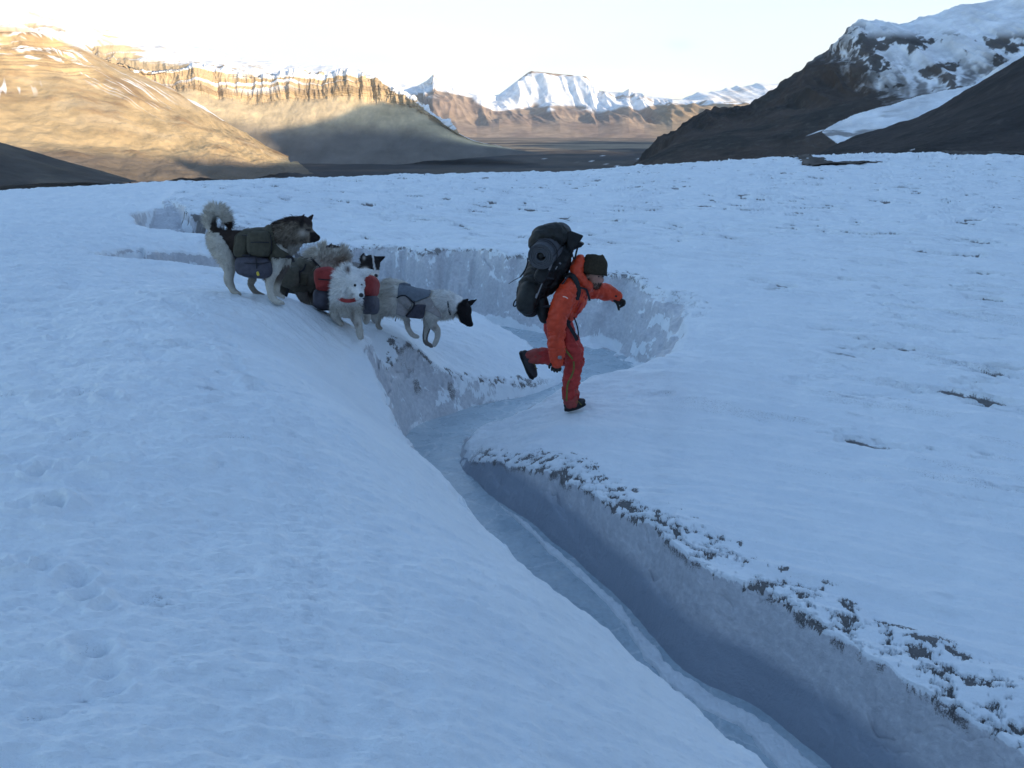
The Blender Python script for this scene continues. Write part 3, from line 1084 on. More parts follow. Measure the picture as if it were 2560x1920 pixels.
sn = sn * (1 - .85 * sstep(.045, .015, rl) * sstep(3.1, 3.2, V_) * sstep(.1, .4, noise2(a_ * .004, b_ * .004, 233)) * (sx < 420))
c = mixn(c, SNOW, np.clip(sn, 0, 1))
G2 = G
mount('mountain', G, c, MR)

# far flat-topped range -----------------------------------------------
L3X = [690, 800, 900, 922, 936, 950, 985, 1030, 1062, 1078, 1140, 1148, 1210, 1266, 1275, 1292, 1345, 1358, 1392, 1440, 1452, 1520, 1620]
L3C = [142, 146, 186, 174, 161, 174, 186, 199, 208, 204, 157, 153, 160, 165, 176, 196, 200, 192, 207, 212, 214, 217, 221]      # skyline
L3B = [205, 205, 206, 208, 206, 208, 210, 214, 230, 236, 232, 230, 222, 228, 236, 238, 226, 224, 236, 240, 232, 228, 230]      # foot of the snow
L3R = [9400, 9400, 9300, 8600, 8400, 8400, 8600, 8700, 8900, 9000, 9100, 9100, 9050, 8950, 8900, 8800, 8600, 8600, 8500, 8300, 8200, 8100, 8100]
L3 = [[(x, 303, 6450) for x in L3X],
      [(x, 262 + 5 * math.sin(x * .05), 7250) for x in L3X],
      [(x, b, r - 650) for x, b, r in zip(L3X, L3B, L3R)],
      [(x, c + (8 if 1140 <= x <= 1266 else 6), r - 160) for x, c, r in zip(L3X, L3C, L3R)],
      [(x, c, r) for x, c, r in zip(L3X, L3C, L3R)],
      [(x, c + 30, r + 900) for x, c, r in zip(L3X, L3C, L3R)]]
NC = 800
G, vs = lines_grid(L3, NC, [30, 50, 60, 50, 20], False)
N = vnormals(G)
V_ = np.broadcast_to(vs[:, None], G.shape[:2])
px, pz = G[..., 0], G[..., 2]
n0 = fbm(px * .0022, G[..., 1] * .002, 5, 301)
a_, b_ = paces(G)
rib = ridged(a_ * .0026 + b_ * .0006, b_ * .0006, 3, 305)
st_ = strata(G, n0, .03, 311)
G = G + N * (8 * n0 * sstep(4, 3.4, V_) + 42 * (rib - .8) * sstep(.6, 1.4, V_) * sstep(3.9, 3.0, V_) + 6 * st_ * sstep(2.4, 2.8, V_) * sstep(4.0, 3.6, V_))[..., None]
sx, sy = survey(G)
c = mixn(np.array([.36, .27, .20]) * np.ones(G.shape), np.array([.27, .205, .165]), sstep(-.3, .5, n0))
c = mixn(c, np.array([.36, .27, .17]), sstep(1380, 1440, sx) * .8)
bnd = 1.95 + np.interp(sx, [840, 1000, 1040, 1090, 1380, 1420, 1600], [.2, .3, .05, -.1, -.15, .55, .6])
snm = sstep(-.12, .12, V_ + .3 * n0 + .35 * (rib - .8) - bnd)
snm = snm * (1 - sstep(3.45, 3.6, V_) * sstep(4.12, 4.02, V_) * sstep(.1, .3, noise2(px * .012, pz * .05, 331) + .45) * (sx > 1120) * (sx < 1300)) * (1 - .85 * np.exp(-((sx - 938) / 12) ** 2) * sstep(.0, .3, noise2(a_ * .02, b_ * .02, 340)) * (V_ > 3))
snm = snm * (1 - .8 * sstep(.25, .45, st_ + .25 * noise2(px * .02, pz * .02, 332)) * (sx > 1290) * (V_ > 2.6))
c = mixn(c, SNOW, snm)
mount('mountain', G, c, MR)

# pale range at the far end of the valley ------------------------------
L4 = [
    [(1380, 290, 11000), (1480, 285, 11000), (1560, 285, 11000), (1640, 285, 11000), (1760, 285, 11000)],
    [(1380, 235, 11800), (1480, 222, 11800), (1560, 215, 11800), (1640, 215, 11800), (1760, 215, 11800)],
    [(1380, 222, 12500), (1488, 208, 12500), (1570, 186, 12800), (1645, 183, 12800), (1760, 170, 12800)],
    [(1380, 250, 14000), (1480, 240, 14000), (1560, 230, 14000), (1640, 230, 14000), (1760, 230, 14000)],
]
G, vs = lines_grid(L4, 300, [20, 50, 20])
N = vnormals(G)
n0 = fbm(G[..., 0] * .0012, G[..., 1] * .0012, 4, 401)
rib = ridged(G[..., 0] * .0015, G[..., 2] * .001, 3, 405)
G = G + N * (15 * n0 + 40 * (rib - .8))[..., None]
mount('mountain', G, mixn(SNOW * np.ones(G.shape), np.array([.45, .4, .36]), sstep(.3, .6, n0 - .1) * .5), MR)

# dark mountain on the right with its snow cap -------------------------
MD = mat_rock('dark_scree', .02, .06, 3)  # dark rock, coloured per mesh
L5 = [
    [(1350, 374, 1750), (1440, 373, 1700), (1540, 372, 1650), (1620, 372, 1600), (1700, 371, 1550), (1780, 370, 1500), (1900, 368, 1450), (2080, 366, 1400), (2400, 364, 1300)],
    [(1358, 371, 1900), (1452, 332, 1900), (1545, 318, 1850), (1630, 310, 1800), (1715, 305, 1800), (1790, 300, 1750), (1910, 300, 1700), (2090, 280, 1700), (2400, 250, 1600)],
    [(1364, 369, 2050), (1462, 296, 2100), (1550, 272, 2150), (1635, 262, 2150), (1722, 232, 2150), (1800, 215, 2150), (1920, 190, 2100), (2100, 165, 2100), (2400, 120, 2000)],
    [(1368, 367, 2150), (1472, 266, 2250), (1556, 232, 2350), (1622, 232, 2450), (1705, 168, 2500), (1772, 110, 2500), (1848, 54, 2500), (1965, 47, 2600), (2110, 8, 2700)],
    [(1420, 375, 2600), (1500, 290, 2700), (1580, 255, 2800), (1650, 255, 2900), (1730, 195, 3000), (1800, 140, 3000), (1870, 75, 3100), (1985, 60, 3200), (2120, 25, 3300)],
]
L5[3][-1] = (2400, -60, 2700)
L5[4][-1] = (2400, -40, 3300)
L5[3].insert(8, (2110, 8, 2700)); L5[4].insert(8, (2110, 25, 3300))
for i in range(3):
    a, b_ = L5[i][7], L5[i][8]
    L5[i].insert(8, tuple((np.array(a) + np.array(b_)) / 2))
L5 = [[(x, y, r * .78) for x, y, r in l] for l in L5]
NC = 800
G, vs = lines_grid(L5, NC, [60, 110, 170, 30])
N = vnormals(G)
V_ = np.broadcast_to(vs[:, None], G.shape[:2])
px, pz = G[..., 0] + .3 * G[..., 1], G[..., 2]
a_, b_ = paces(G)
n0 = fbm(a_ * .006, b_ * .006, 5, 501)
rib = ridged(a_ * .009 + b_ * .002, b_ * .003, 4, 505)
fine = fbm(a_ * .05, b_ * .05, 4, 507)
G = G + N * (4 * n0 + 13 * (rib - .85) * sstep(1.6, 2.2, V_) * sstep(3.3, 2.9, V_) + 1.5 * fine)[..., None]
sx, sy = survey(G)
c = mixn(np.array([.080, .062, .050]) * np.ones(G.shape), np.array([.048, .042, .036]), sstep(-.3, .5, n0))
c = mixn(c, np.array([.105, .095, .08]), sstep(.35, .7, fine) * .5)
top = np.interp(sx, [1500, 1700, 1790, 1850, 1900, 1960, 2050, 2150, 2300], [0, 90, 110, 150, 185, 195, 195, 170, 120])   # snow line on the survey sheet
cap = sstep(22, -22, sy - top + 22 * n0 + 16 * (rib - .85) + 22 * fine) * sstep(1735, 1830, sx + 25 * n0)
cap = np.maximum(cap * .95, sstep(14, -10, sy - np.interp(sx, [1690, 1780, 1850, 1950, 2150], [165, 112, 78, 84, 60])) * sstep(1690, 1840, sx))
rocks = sstep(.02, .24, .35 * noise2(a_ * .035 - b_ * .004, b_ * .006, 527) * sstep(60, 100, sy) * sstep(230, 170, sy) + fbm(a_ * .016 - b_ * .006, b_ * .009 + a_ * .006, 5, 521, .6) + .45 * (rib - .9) * 1.0 - .1) * sstep(60, 90, sy) * sstep(1830, 1870, sx + sy * .3)
rocks2 = sstep(.05, .3, fbm(a_ * .03, b_ * .02, 5, 523, .65)) * sstep(1960, 1830, sx) * sstep(40, 70, sy)
dust = sstep(-.45, .35, noise2(a_ * .05, b_ * .007, 529) + .5 * fine + .35 * noise2(a_ * .13, b_ * .03, 530))
low_ = sstep(95, 25, top - sy)
cap = cap * (1 - .75 * low_ * (1 - dust))
cap = cap * (1 - np.clip(rocks + rocks2 * .85, 0, .93))
# the little hanging glacier between the two slopes
tongue = in_poly(sx + 5 * n0, sy + 6 * n0, [(1775, 285), (1800, 268), (1850, 248), (1930, 222), (2030, 190), (2100, 178), (2170, 140), (2280, 60), (2400, 20), (2400, 200), (2100, 300), (1840, 330)]).astype(float)
tongue *= 1 - .7 * sstep(.3, .5, fbm(a_ * .006 + b_ * .004, b_ * .02, 4, 531)) * sstep(1990, 1830, sx)
ss_ = sstep(.45, .6, noise2(sx * .02 + 3, sy * .11 + sx * .03, 541)) * np.exp(-((sy - 283) / 9) ** 2 - ((sx - 1755) / 28) ** 2)
c = mixn(c, SNOW, np.clip(np.maximum(np.maximum(cap, tongue), ss_ * 1.5), 0, 1))
G5 = G
mount('mountain', G, c, MD)

# nearer dark spur, far right ------------------------------------------
L6 = [
    [(1480, 378, 900), (1700, 372, 850), (1850, 362, 800), (2000, 350, 760), (2150, 345, 740), (2420, 345, 700)],
    [(1520, 372, 1050), (1720, 352, 1000), (1860, 335, 980), (2000, 315, 950), (2140, 290, 920), (2420, 250, 900)],
    [(1560, 369, 1150), (1745, 338, 1200), (1838, 298, 1300), (1990, 248, 1300), (2110, 180, 1300), (2420, 0, 1300)],
    [(1600, 375, 1350), (1780, 350, 1500), (1870, 315, 1600), (2010, 270, 1600), (2140, 200, 1600), (2420, 40, 1600)],
]
G, vs = lines_grid(L6, 520, [60, 120, 24])
N = vnormals(G)
V_ = np.broadcast_to(vs[:, None], G.shape[:2])
n0 = fbm(G[..., 0] * .008, G[..., 1] * .008, 5, 601)
a_, b_ = paces(G)
fine = fbm(a_ * .06, b_ * .06, 4, 607)
G = G + N * (3.0 * n0 + 1.0 * fine)[..., None]
sx, sy = survey(G)
c = mixn(np.array([.055, .047, .043]) * np.ones(G.shape), np.array([.04, .036, .034]), sstep(-.3, .5, n0))
c = mixn(c, np.array([.10, .09, .08]), sstep(.4, .8, fine) * .4)
c = mixn(c, SNOW, sstep(.62, .75, noise2(a_ * .02, b_ * .06, 611) + .3 * n0) * (sy > 322) * (V_ < .9) * .8)
mount('mountain', G, c, MD)

# dark ground at the far left edge -------------------------------------
L7 = [
    [(-400, 398, 1250), (-150, 398, 1300), (60, 398, 1350), (180, 395, 1400), (300, 392, 1450)],
    [(-400, 265, 1600), (-120, 285, 1600), (25, 316, 1600), (150, 350, 1600), (280, 388, 1600)],
    [(-400, 280, 1900), (-120, 300, 1900), (30, 330, 1900), (150, 365, 1900), (285, 396, 1800)],
]
G, vs = lines_grid(L7, 300, [80, 20])
N = vnormals(G)
n0 = fbm(G[..., 0] * .01, G[..., 1] * .01, 5, 701)
G = G + N * (3 * n0)[..., None]
mount('hill', G, mixn(np.array([.085, .075, .065]) * np.ones(G.shape), np.array([.13, .11, .085]), sstep(-.3, .6, n0)), MD)

# moraine: bands of dark rubble along the glacier's right margin --------
def moraine(name, pts, w0, seed):
    W = catmull(np.array(pts, float), 30)
    T = np.gradient(W, axis=0)
    T /= np.linalg.norm(T, axis=1)[:, None]
    Nn = np.column_stack([T[:, 1], -T[:, 0]])
    o = np.linspace(-1, 1, 15)
    s = np.linspace(0, 1, len(W))
    wid = w0 * np.sin(np.pi * np.clip(s, .02, .98)) ** .6 * (1 + .5 * fbm(s * 9, s * 0, 3, seed))
    X = W[:, None, :] + Nn[:, None, :] * wid[:, None, None] * o[None, :, None]
    z = relief(X[..., 0].ravel(), X[..., 1].ravel())[0].reshape(X.shape[:2])
    zz = z + (1 - o[None] ** 2) * (.25 + .25 * np.abs(fbm(X[..., 0] * .8, X[..., 1] * .8, 3, seed + 3))) * w0 * .12 + .12
    Gm = np.concatenate([X, zz[..., None]], -1)
    nn = fbm(X[..., 0] * 1.5, X[..., 1] * 1.5, 3, seed + 5)
    return mount(name, Gm, mixn(np.array([.085, .075, .068]) * np.ones(Gm.shape), np.array([.16, .145, .13]), sstep(-.3, .6, nn)), MD)

# unseen ridge, added and shaped to cast the shade on glacier and slopes -----
def hit(sx, sy, Gs):
    best = None
    for Gq in Gs:
        u, v = survey(Gq)
        d = (u - sx) ** 2 + (v - sy) ** 2
        i = np.unravel_index(np.argmin(d), d.shape)
        r = math.hypot(Gq[i][0], Gq[i][1])
        if d[i] < 30 and (best is None or r < best[0]):
            best = (r, Gq[i])
    return best[1] if best is not None else None
S0 = 1250.0
OFF = (4200.0 - S0) * math.tan(SUN_EL)
HALF = 950.0
EDGE = [(900, 240), (860, 222), (825, 217), (770, 226), (720, 250), (650, 268), (585, 280), (562, 288), (600, 318), (616, 345), (560, 354), (440, 352), (400, 345), (345, 328)]
prof = []
for sx_, sy_ in EDGE:
    q = hit(sx_, sy_, (G1, G2))
    u = float(q[:2] @ SU)
    s = float(q[:2] @ SH)
    prof.append((u, float(q[2] + (S0 - s) * math.tan(SUN_EL))))
prof.sort()
u0, u1 = prof[0][0], prof[-1][0]
k_ = lambda *a: [(u, h - OFF) for u, h in a]
prof = k_((-4000, 1400), (0, 1450), (620, 1440), (720, 1330), (840, 1190), (1150, 1165), (u0 - 22, 1180)) + prof + \
       k_((u1 + 18, 1330), (u1 + 50, 1285), (3050, 1262), (3062, 1195), (3240, 1205), (3300, 1392), (4600, 1495), (4760, 1250), (6500, 1000))
PU, PH = np.array(prof).T

def build_shadow_ridge():
    u = np.concatenate([np.arange(-4000, 1200, 80.0), np.arange(1200, 3700, 9.0), np.arange(3700, 6501, 60.0)])
    v = np.concatenate([np.linspace(-HALF, 0, 40), np.linspace(0, HALF, 30)[1:]])
    Hc = np.interp(u, PU, PH)
    X = SH[None, None] * (S0 + v)[:, None, None] + SU[None, None] * u[None, :, None]
    f = 1 - np.abs(v) / HALF
    z = VALLEY + (Hc[None] - VALLEY) * (f[:, None] ** 1.15)
    nn = fbm(X[..., 0] * .003, X[..., 1] * .003, 5, 801)
    z = z + 40 * (nn - .4) * np.minimum(1, np.abs(v) / 300)[:, None] - 5
    G = np.concatenate([X, z[..., None]], -1)
    c = mixn(np.array([.08, .068, .06]) * np.ones(G.shape), SNOW, sstep(150, 420, z + 100 * nn))
    return G, c
Gr, cr_ = build_shadow_ridge()
mount('shadow_ridge', Gr, cr_, MD)

def at_glacier(sx, sy, r0=40, r1=240):
    best = None
    for r in np.arange(r0, r1, 1.0):
        q = at_r(sx * K, sy * K, r)
        g = float(relief(np.array([q[0]]), np.array([q[1]]))[0][0])
        if best is None or abs(q[2] - g) < best[0]:
            best = (abs(q[2] - g), q[0], q[1])
    return best[1:]
moraine('moraine', [at_glacier(x, y) for x, y in ((1690, 352), (1760, 354.5), (1830, 355.5), (1905, 356.5))], 1.1, 41)
moraine('moraine', [at_glacier(x, y) for x, y in ((2040, 326), (2110, 329), (2200, 331), (2330, 333))], 2.6, 51)
# ================================================================ sled dogs
M_FUR = attr_mat('dog_coat', .85, .12, 140, .25)
M_NOSE = plain('dog_nose', (.012, .011, .012), .35, .2, 60, .2, .001, .5)
M_EYE = plain('dog_eye', (.012, .008, .006), .08, .1, 40, .0, .001, .6)
M_OLIVE = plain('olive_canvas', (.062, .056, .038), .8, .22, 30, .5, .006)
M_OLIVE2 = plain('olive_canvas_faded', (.092, .085, .066), .8, .22, 30, .5, .006)
M_SLATE = plain('grey_violet_pocket_cloth', (.060, .058, .075), .7, .28, 22, .5, .006)
M_RED = plain('red_pannier_cloth', (.27, .035, .032), .75, .18, 30, .45, .006)
M_BLACKWEB = plain('black_webbing', (.016, .016, .02), .7, .3, 60, .4, .002)
M_GREYVEST = plain('light_grey_vest_cloth', (.30, .28, .27), .8, .15, 30, .45, .005)
M_BLUEVEST = plain('slate_blue_vest_cloth', (.125, .145, .17), .75, .15, 30, .45, .005)
M_YELLOW = plain('yellow_buckle_plastic', (.55, .42, .05), .5, .1, 60, .1, .001)
UPV = np.array([0, SP, CP])

def blend_cols(base, *layers):
    c = base
    for col, m in layers:
        c = mixn(c, np.array(col), np.clip(m, 0, 1))
    return c

def dog(fig, name_label, base_xy, geo, colfn, lenfn, lie, nfur, eyes, nose, covered=None, seed=1, voxel=.0105, coatw=.0022):
    b = fig.p(*base_xy)
    root = thing('sled_dog', tuple(b), name_label, 'dog', 'sled dogs carrying packs down the snow slope')
    me = fuse('body', geo, voxel, 3)
    co = get_co(me)
    n = fbm(co[:, 0] * 14 + co[:, 1] * 9, co[:, 2] * 14, 3, seed)
    no = get_no(me)
    co2 = co + no * (n * .004)[:, None]
    me.vertices.foreach_set('co', co2.astype(np.float32).ravel())
    me.update()
    set_col(me, np.clip(colfn(co) * (.92 + .12 * n)[:, None], 0, .9))
    body = put('body', me, M_FUR, root)
    f = fur_mesh('fur', me, nfur, lenfn, coatw, lie, colfn, seed, covered)
    put('fur', f, M_FUR, root)
    for (x, y, dy, r) in eyes:
        g = Geo()
        fig.blob(g, x, y, dy, r, r, fig.m(r), 0, 12, 8)
        put('eye', g.mesh('eye'), M_EYE, root)
    if nose:
        x, y, dy, rx, ry = nose
        g = Geo()
        fig.blob(g, x, y, dy, rx, ry, fig.m(rx), 15, 12, 8)
        put('nose', g.mesh('nose'), M_NOSE, root)
    return root, me

def pouch(fig, name, x, y, dy, rx, ry, rd, rot, mat, parent, pw=.55, seed=0):
    g = Geo()
    fig.blob(g, x, y, dy, rx, ry, rd, rot, 36, 22, pw)
    me = g.mesh(name)
    wrinkle(me, .006, 9, seed)
    return put(name, me, mat, parent)

def web(fig, name, pts, width, parent, mat=None, normal=(0, -1, .3), thick=.004):
    g = Geo()
    g.strap([fig.p(*q) for q in pts], fig.m(width), thick, normal)
    return put(name, g.mesh(name, False), mat or M_BLACKWEB, parent)

CREAM = (.58, .54, .47)
CREAM_D = (.36, .32, .27)
WHITE = (.80, .79, .77)

# ---- the tall one standing at the back, wolf-grey head ---------------
F = DOG1
g = Geo()
F.limb(g, [(365, 620, 0, 135), (560, 665, 0, 165), (850, 715, 0, 210), (1110, 715, 0, 222), (1270, 740, 0, 185)], 16)
F.blob(g, 420, 690, 0, 165, 190, .135)
F.limb(g, [(1180, 640, 0, 185), (1330, 560, 0, 190), (1480, 470, -.01, 165)], 16)
F.limb(g, [(1280, 760, 0, 170), (1420, 680, 0, 150), (1560, 560, -.01, 120)], 14)
F.blob(g, 1610, 425, -.02, 140, 130, .088)
F.blob(g, 1600, 540, -.02, 120, 110, .085)
F.limb(g, [(1660, 535, -.02, 95), (1745, 575, -.03, 76), (1815, 605, -.035, 52)], 12)
F.limb(g, [(1640, 620, -.02, 70), (1780, 645, -.03, 34)], 10)
F.limb(g, [(1565, 420, -.075, 66), (1590, 350, -.095, 46), (1630, 275, -.10, 16)], 10, 3, ((0, 1, 0), .6))
F.limb(g, [(1665, 385, .05, 56), (1714, 330, .06, 40), (1760, 275, .07, 15)], 10, 3, ((0, 1, 0), .6))
F.limb(g, [(340, 520, 0, 62), (275, 430, 0, 70), (255, 310, 0, 78), (320, 215, 0, 82), (420, 225, .01, 80), (490, 330, .03, 70), (545, 430, .05, 46)], 14)
F.limb(g, [(410, 720, -.06, 150), (500, 900, -.085, 126), (545, 1070, -.09, 82), (545, 1230, -.09, 57), (590, 1365, -.09, 50)], 14)
F.limb(g, [(545, 1100, -.09, 70), (508, 1215, -.09, 46), (530, 1290, -.09, 44)], 10)
F.limb(g, [(590, 1370, -.09, 50), (655, 1415, -.10, 44), (690, 1425, -.1, 34)], 10)
F.limb(g, [(470, 760, .06, 130), (720, 980, .08, 90), (880, 1170, .08, 62), (850, 1285, .08, 46), (930, 1400, .08, 42), (1030, 1440, .08, 30)], 12)
F.limb(g, [(1250, 820, -.09, 128), (1235, 980, -.105, 92), (1140, 1220, -.11, 63), (1145, 1420, -.11, 54), (1205, 1520, -.115, 50), (1290, 1552, -.12, 36)], 14)
F.limb(g, [(1330, 830, .09, 118), (1345, 980, .1, 88), (1262, 1190, .1, 56), (1232, 1370, .1, 50), (1262, 1440, .1, 44), (1330, 1470, .1, 30)], 12)
for k, (x, y, dy) in enumerate(((660, 1405, -.13), (665, 1430, -.09), (1280, 1535, -.145), (1300, 1560, -.1))):
    F.limb(g, [(x, y, dy, 26), (x + 40, y + 8, dy, 20)], 8, 1)
def col1(p):
    x, y = F.sheet(p)
    n = fbm(p[:, 0] * 16, p[:, 2] * 16 + p[:, 1] * 9, 3, 3)
    fine = fbm(p[:, 0] * 60, p[:, 2] * 30, 2, 4)
    c = np.array(CREAM) * np.ones((len(p), 3))
    xn, yn = x + 40 * n, y + 40 * n
    saddle = in_poly(xn, yn, [(300, 430), (560, 400), (1250, 400), (1250, 900), (650, 960), (520, 720), (420, 560), (330, 540), (280, 520)])
    c = blend_cols(c, ((.045, .033, .028), saddle.astype(float)))
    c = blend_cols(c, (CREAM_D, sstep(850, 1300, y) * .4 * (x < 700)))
    headm = in_poly(xn, yn, [(1190, 640), (1180, 380), (1500, 200), (1850, 250), (1900, 700), (1500, 900), (1420, 800), (1300, 720)])
    hc = np.array([.185, .15, .115]) * (1 + .6 * fine[:, None] + .5 * n[:, None])
    c = np.where(headm[:, None], np.clip(hc, .02, .6), c)
    c = blend_cols(c, ((.04, .03, .027), sstep(60, -30, yn - np.interp(xn, [1150, 1350, 1500, 1640, 1760], [430, 380, 350, 400, 420])) * (x > 1180)))
    c = blend_cols(c, ((.03, .024, .022), np.exp(-((x - 1590) / 45) ** 2 - ((y - 400) / 75) ** 2) * 1.4))
    c = blend_cols(c, ((.42, .37, .31), np.exp(-((x - 1610) / 75) ** 2 - ((y - 540) / 50) ** 2) * 1.1))
    c = blend_cols(c, ((.02, .016, .016), sstep(1695, 1740, xn) * sstep(500, 540, y)))
    c = blend_cols(c, ((.03, .024, .02), np.exp(-((x - 1700) / 40) ** 2 - ((y - 495) / 22) ** 2) * 1.2))
    c = blend_cols(c, ((.34, .31, .27), sstep(680, 740, yn) * (x > 1400) * (y < 900)))
    c = blend_cols(c, ((.06, .05, .045), sstep(330, 300, x + .35 * (y - 300)) * (x > 240) * sstep(250, 290, y) * (y < 470) * .0 + np.exp(-((x - 325) / 45) ** 2 - ((y - 400) / 80) ** 2)))
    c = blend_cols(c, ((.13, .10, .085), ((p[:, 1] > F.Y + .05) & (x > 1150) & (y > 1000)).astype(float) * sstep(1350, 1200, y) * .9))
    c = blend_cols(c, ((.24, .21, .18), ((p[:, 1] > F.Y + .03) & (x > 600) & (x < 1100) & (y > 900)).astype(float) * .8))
    return c
def len1(p):
    x, y = F.sheet(p)
    L = np.full(len(p), .030)
    L = np.where(y > 1000, .014, L)
    L = np.where(y > 1300, .008, L)
    L = np.where((x < 620) & (y < 480), .05, L)
    L = np.where((x > 1180) & (y < 900), .045, L)
    L = np.where((x > 1560) & (y < 750), .016, L)
    L = np.where(x > 1680, .008, L)
    return L
def lie1(p):
    x, y = F.sheet(p)
    d = np.zeros((len(p), 3))
    d[:, 0] = -.8
    d[:, 2] = -.45
    leg = y > 980
    d[leg] = (-.25, 0, -1)
    t = (x < 600) & (y < 500)
    d[t] = (-.2, 0, .7)
    t2 = t & (x > 380)
    d[t2] = (.55, 0, .45)
    return d
PACK1 = [(620, 590), (860, 440), (1180, 440), (1215, 640), (1260, 760), (1430, 850), (1450, 905), (1170, 895), (1165, 960), (660, 960), (600, 800)]
def keep1(p):
    x, y = F.sheet(p)
    return ~in_poly(x, y, PACK1)
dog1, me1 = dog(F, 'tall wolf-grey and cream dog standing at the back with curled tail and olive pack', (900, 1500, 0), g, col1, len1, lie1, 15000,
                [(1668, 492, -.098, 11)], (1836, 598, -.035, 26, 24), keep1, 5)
pk = thing('dog_pack', tuple(F.p(950, 520, 0)), 'olive pack with grey-violet lower pockets on the tall wolf-grey dog', 'dog pack', 'packs strapped on the dogs')
x, y = F.sheet(get_co(me1))
put('back_panel', garment('back_panel', me1, in_poly(x, y, PACK1), .018, .007), M_OLIVE, pk)
for s in (-1, 1):
    pouch(F, 'upper_bag', 985, 700, s * .155, 165, 175, .075, 0, M_OLIVE, pk, .6, 3)
    pouch(F, 'rear_pocket', 735, 730, s * .13, 95, 165, .06, 12, M_OLIVE, pk, .6, 5)
    pouch(F, 'lower_bag', 905, 1030, s * .15, 255, 150, .085, 5, M_SLATE, pk, .62, 7)
web(F, 'strap', [(855, 675, -.225), (980, 672, -.238), (1120, 678, -.22)], 16, pk)
web(F, 'strap', [(850, 520, -.17), (830, 690, -.2), (850, 860, -.215)], 18, pk)
web(F, 'strap', [(680, 885, -.19), (760, 862, -.21), (850, 865, -.22)], 18, pk)
web(F, 'strap', [(1150, 880, -.15), (1300, 890, -.145), (1440, 885, -.12), (1480, 960, -.1)], 34, pk)
web(F, 'strap', [(600, 820, -.12), (640, 940, -.15), (655, 1010, -.16)], 20, pk)
web(F, 'strap', [(930, 880, -.225), (940, 1000, -.24), (945, 1130, -.232), (950, 1185, -.20)], 18, pk)
web(F, 'strap', [(690, 960, -.2), (760, 975, -.225), (900, 985, -.238), (1060, 975, -.228), (1130, 960, -.2)], 12, pk)
web(F, 'seam', [(650, 590, -.12), (740, 575, -.16), (835, 580, -.18)], 10, pk)
web(F, 'seam', [(1140, 560, -.19), (1160, 700, -.2), (1150, 850, -.19)], 10, pk)
g = Geo()
F.blob(g, 958, 1125, -.245, 20, 38, .008, -15, 12, 8, .6)
put('buckle', g.mesh('buckle'), M_YELLOW, pk)

# ---- olive pack, cream mane, head turned away ------------------------
F2 = DOG2
g = Geo()
F2.limb(g, [(-60, 400, .08, 140), (60, 440, .05, 160), (190, 470, 0, 168), (310, 480, -.02, 150)], 16)
F2.limb(g, [(300, 420, 0, 150), (430, 320, .02, 150), (560, 270, .06, 135)], 16)
F2.blob(g, 610, 275, .1, 120, 110, .1)
F2.limb(g, [(640, 310, .2, 66), (680, 345, .28, 40)], 10)
F2.limb(g, [(515, 200, .02, 40), (530, 160, .0, 30), (550, 122, 0, 12)], 10, 3, ((1, 0, 0), .6))
F2.limb(g, [(600, 190, .14, 36), (615, 165, .15, 26), (625, 150, .15, 12)], 10, 3)
F2.limb(g, [(220, 560, -.08, 100), (235, 650, -.09, 66), (285, 770, -.09, 42), (330, 840, -.1, 33), (365, 862, -.1, 26)], 12)
F2.limb(g, [(330, 560, .08, 95), (350, 680, .08, 62), (400, 810, .08, 40), (450, 860, .08, 32), (530, 895, .08, 25)], 12)
F2.limb(g, [(-30, 500, -.06, 110), (40, 620, -.07, 52), (-20, 700, -.07, 38), (15, 790, -.07, 32), (50, 800, -.07, 26)], 12)
F2.limb(g, [(-50, 480, .16, 100), (-40, 620, .17, 48), (-80, 700, .17, 38), (-60, 770, .17, 32)], 12)
def col2(p):
    x, y = F2.sheet(p)
    n = fbm(p[:, 0] * 16, p[:, 2] * 16 + p[:, 1] * 9, 3, 13)
    fine = fbm(p[:, 0] * 60, p[:, 2] * 30, 2, 14)
    c = np.array([.20, .175, .15]) * (1 + .25 * n[:, None])
    m = sstep(-30, 40, (x + 25 * n) - np.interp(y, [100, 250, 400, 520], [180, 230, 400, 470])) * (y < 560)
    c = blend_cols(c, ((.58, .54, .47), m))
    c = blend_cols(c, ((.30, .25, .19), np.exp(-((x - 640) / 70) ** 2 - ((y - 310) / 60) ** 2)))
    c = blend_cols(c, ((.035, .03, .028), sstep(178, 160, y + 6 * n) * (x > 490)))
    c = blend_cols(c, ((.10, .085, .075), sstep(150, 190, x) * sstep(560, 640, y) * (x > 290) * sstep(760, 660, y)))
    c = c * (1 + .35 * fine[:, None] * (y < 560)[:, None])
    return np.clip(c, .015, .8)
def len2(p):
    x, y = F2.sheet(p)
    L = np.where(y > 640, .012, .035)
    L = np.where((x > 280) & (y < 480), .07, L)
    return np.where((x > 490) & (x < 640) & (y < 185), .008, L)
def lie2(p):
    x, y = F2.sheet(p)
    d = np.zeros((len(p), 3))
    d[:, 0] = -.6
    d[:, 2] = -.3
    d[y > 620] = (-.2, 0, -1)
    d[(x > 400) & (y < 330)] = (.1, 0, .55)
    return d
PACK2 = [(-90, 330), (60, 250), (300, 280), (350, 300), (470, 410), (400, 500), (330, 640), (40, 640), (-90, 560)]
keep2 = lambda p: ~in_poly(*F2.sheet(p), PACK2)
dog2, me2 = dog(F2, 'grey-brown dog with a fluffy cream mane, head turned away, behind the white dog', (150, 800, 0), g, col2, len2, lie2, 12000, [], None, keep2, 15, .0115)
pk = thing('dog_pack', tuple(F2.p(150, 320, 0)), 'faded olive pack with black straps on the cream-maned dog turned away', 'dog pack', 'packs strapped on the dogs')
x, y = F2.sheet(get_co(me2))
put('back_panel', garment('back_panel', me2, in_poly(x, y, PACK2), .02, .007), M_OLIVE2, pk)
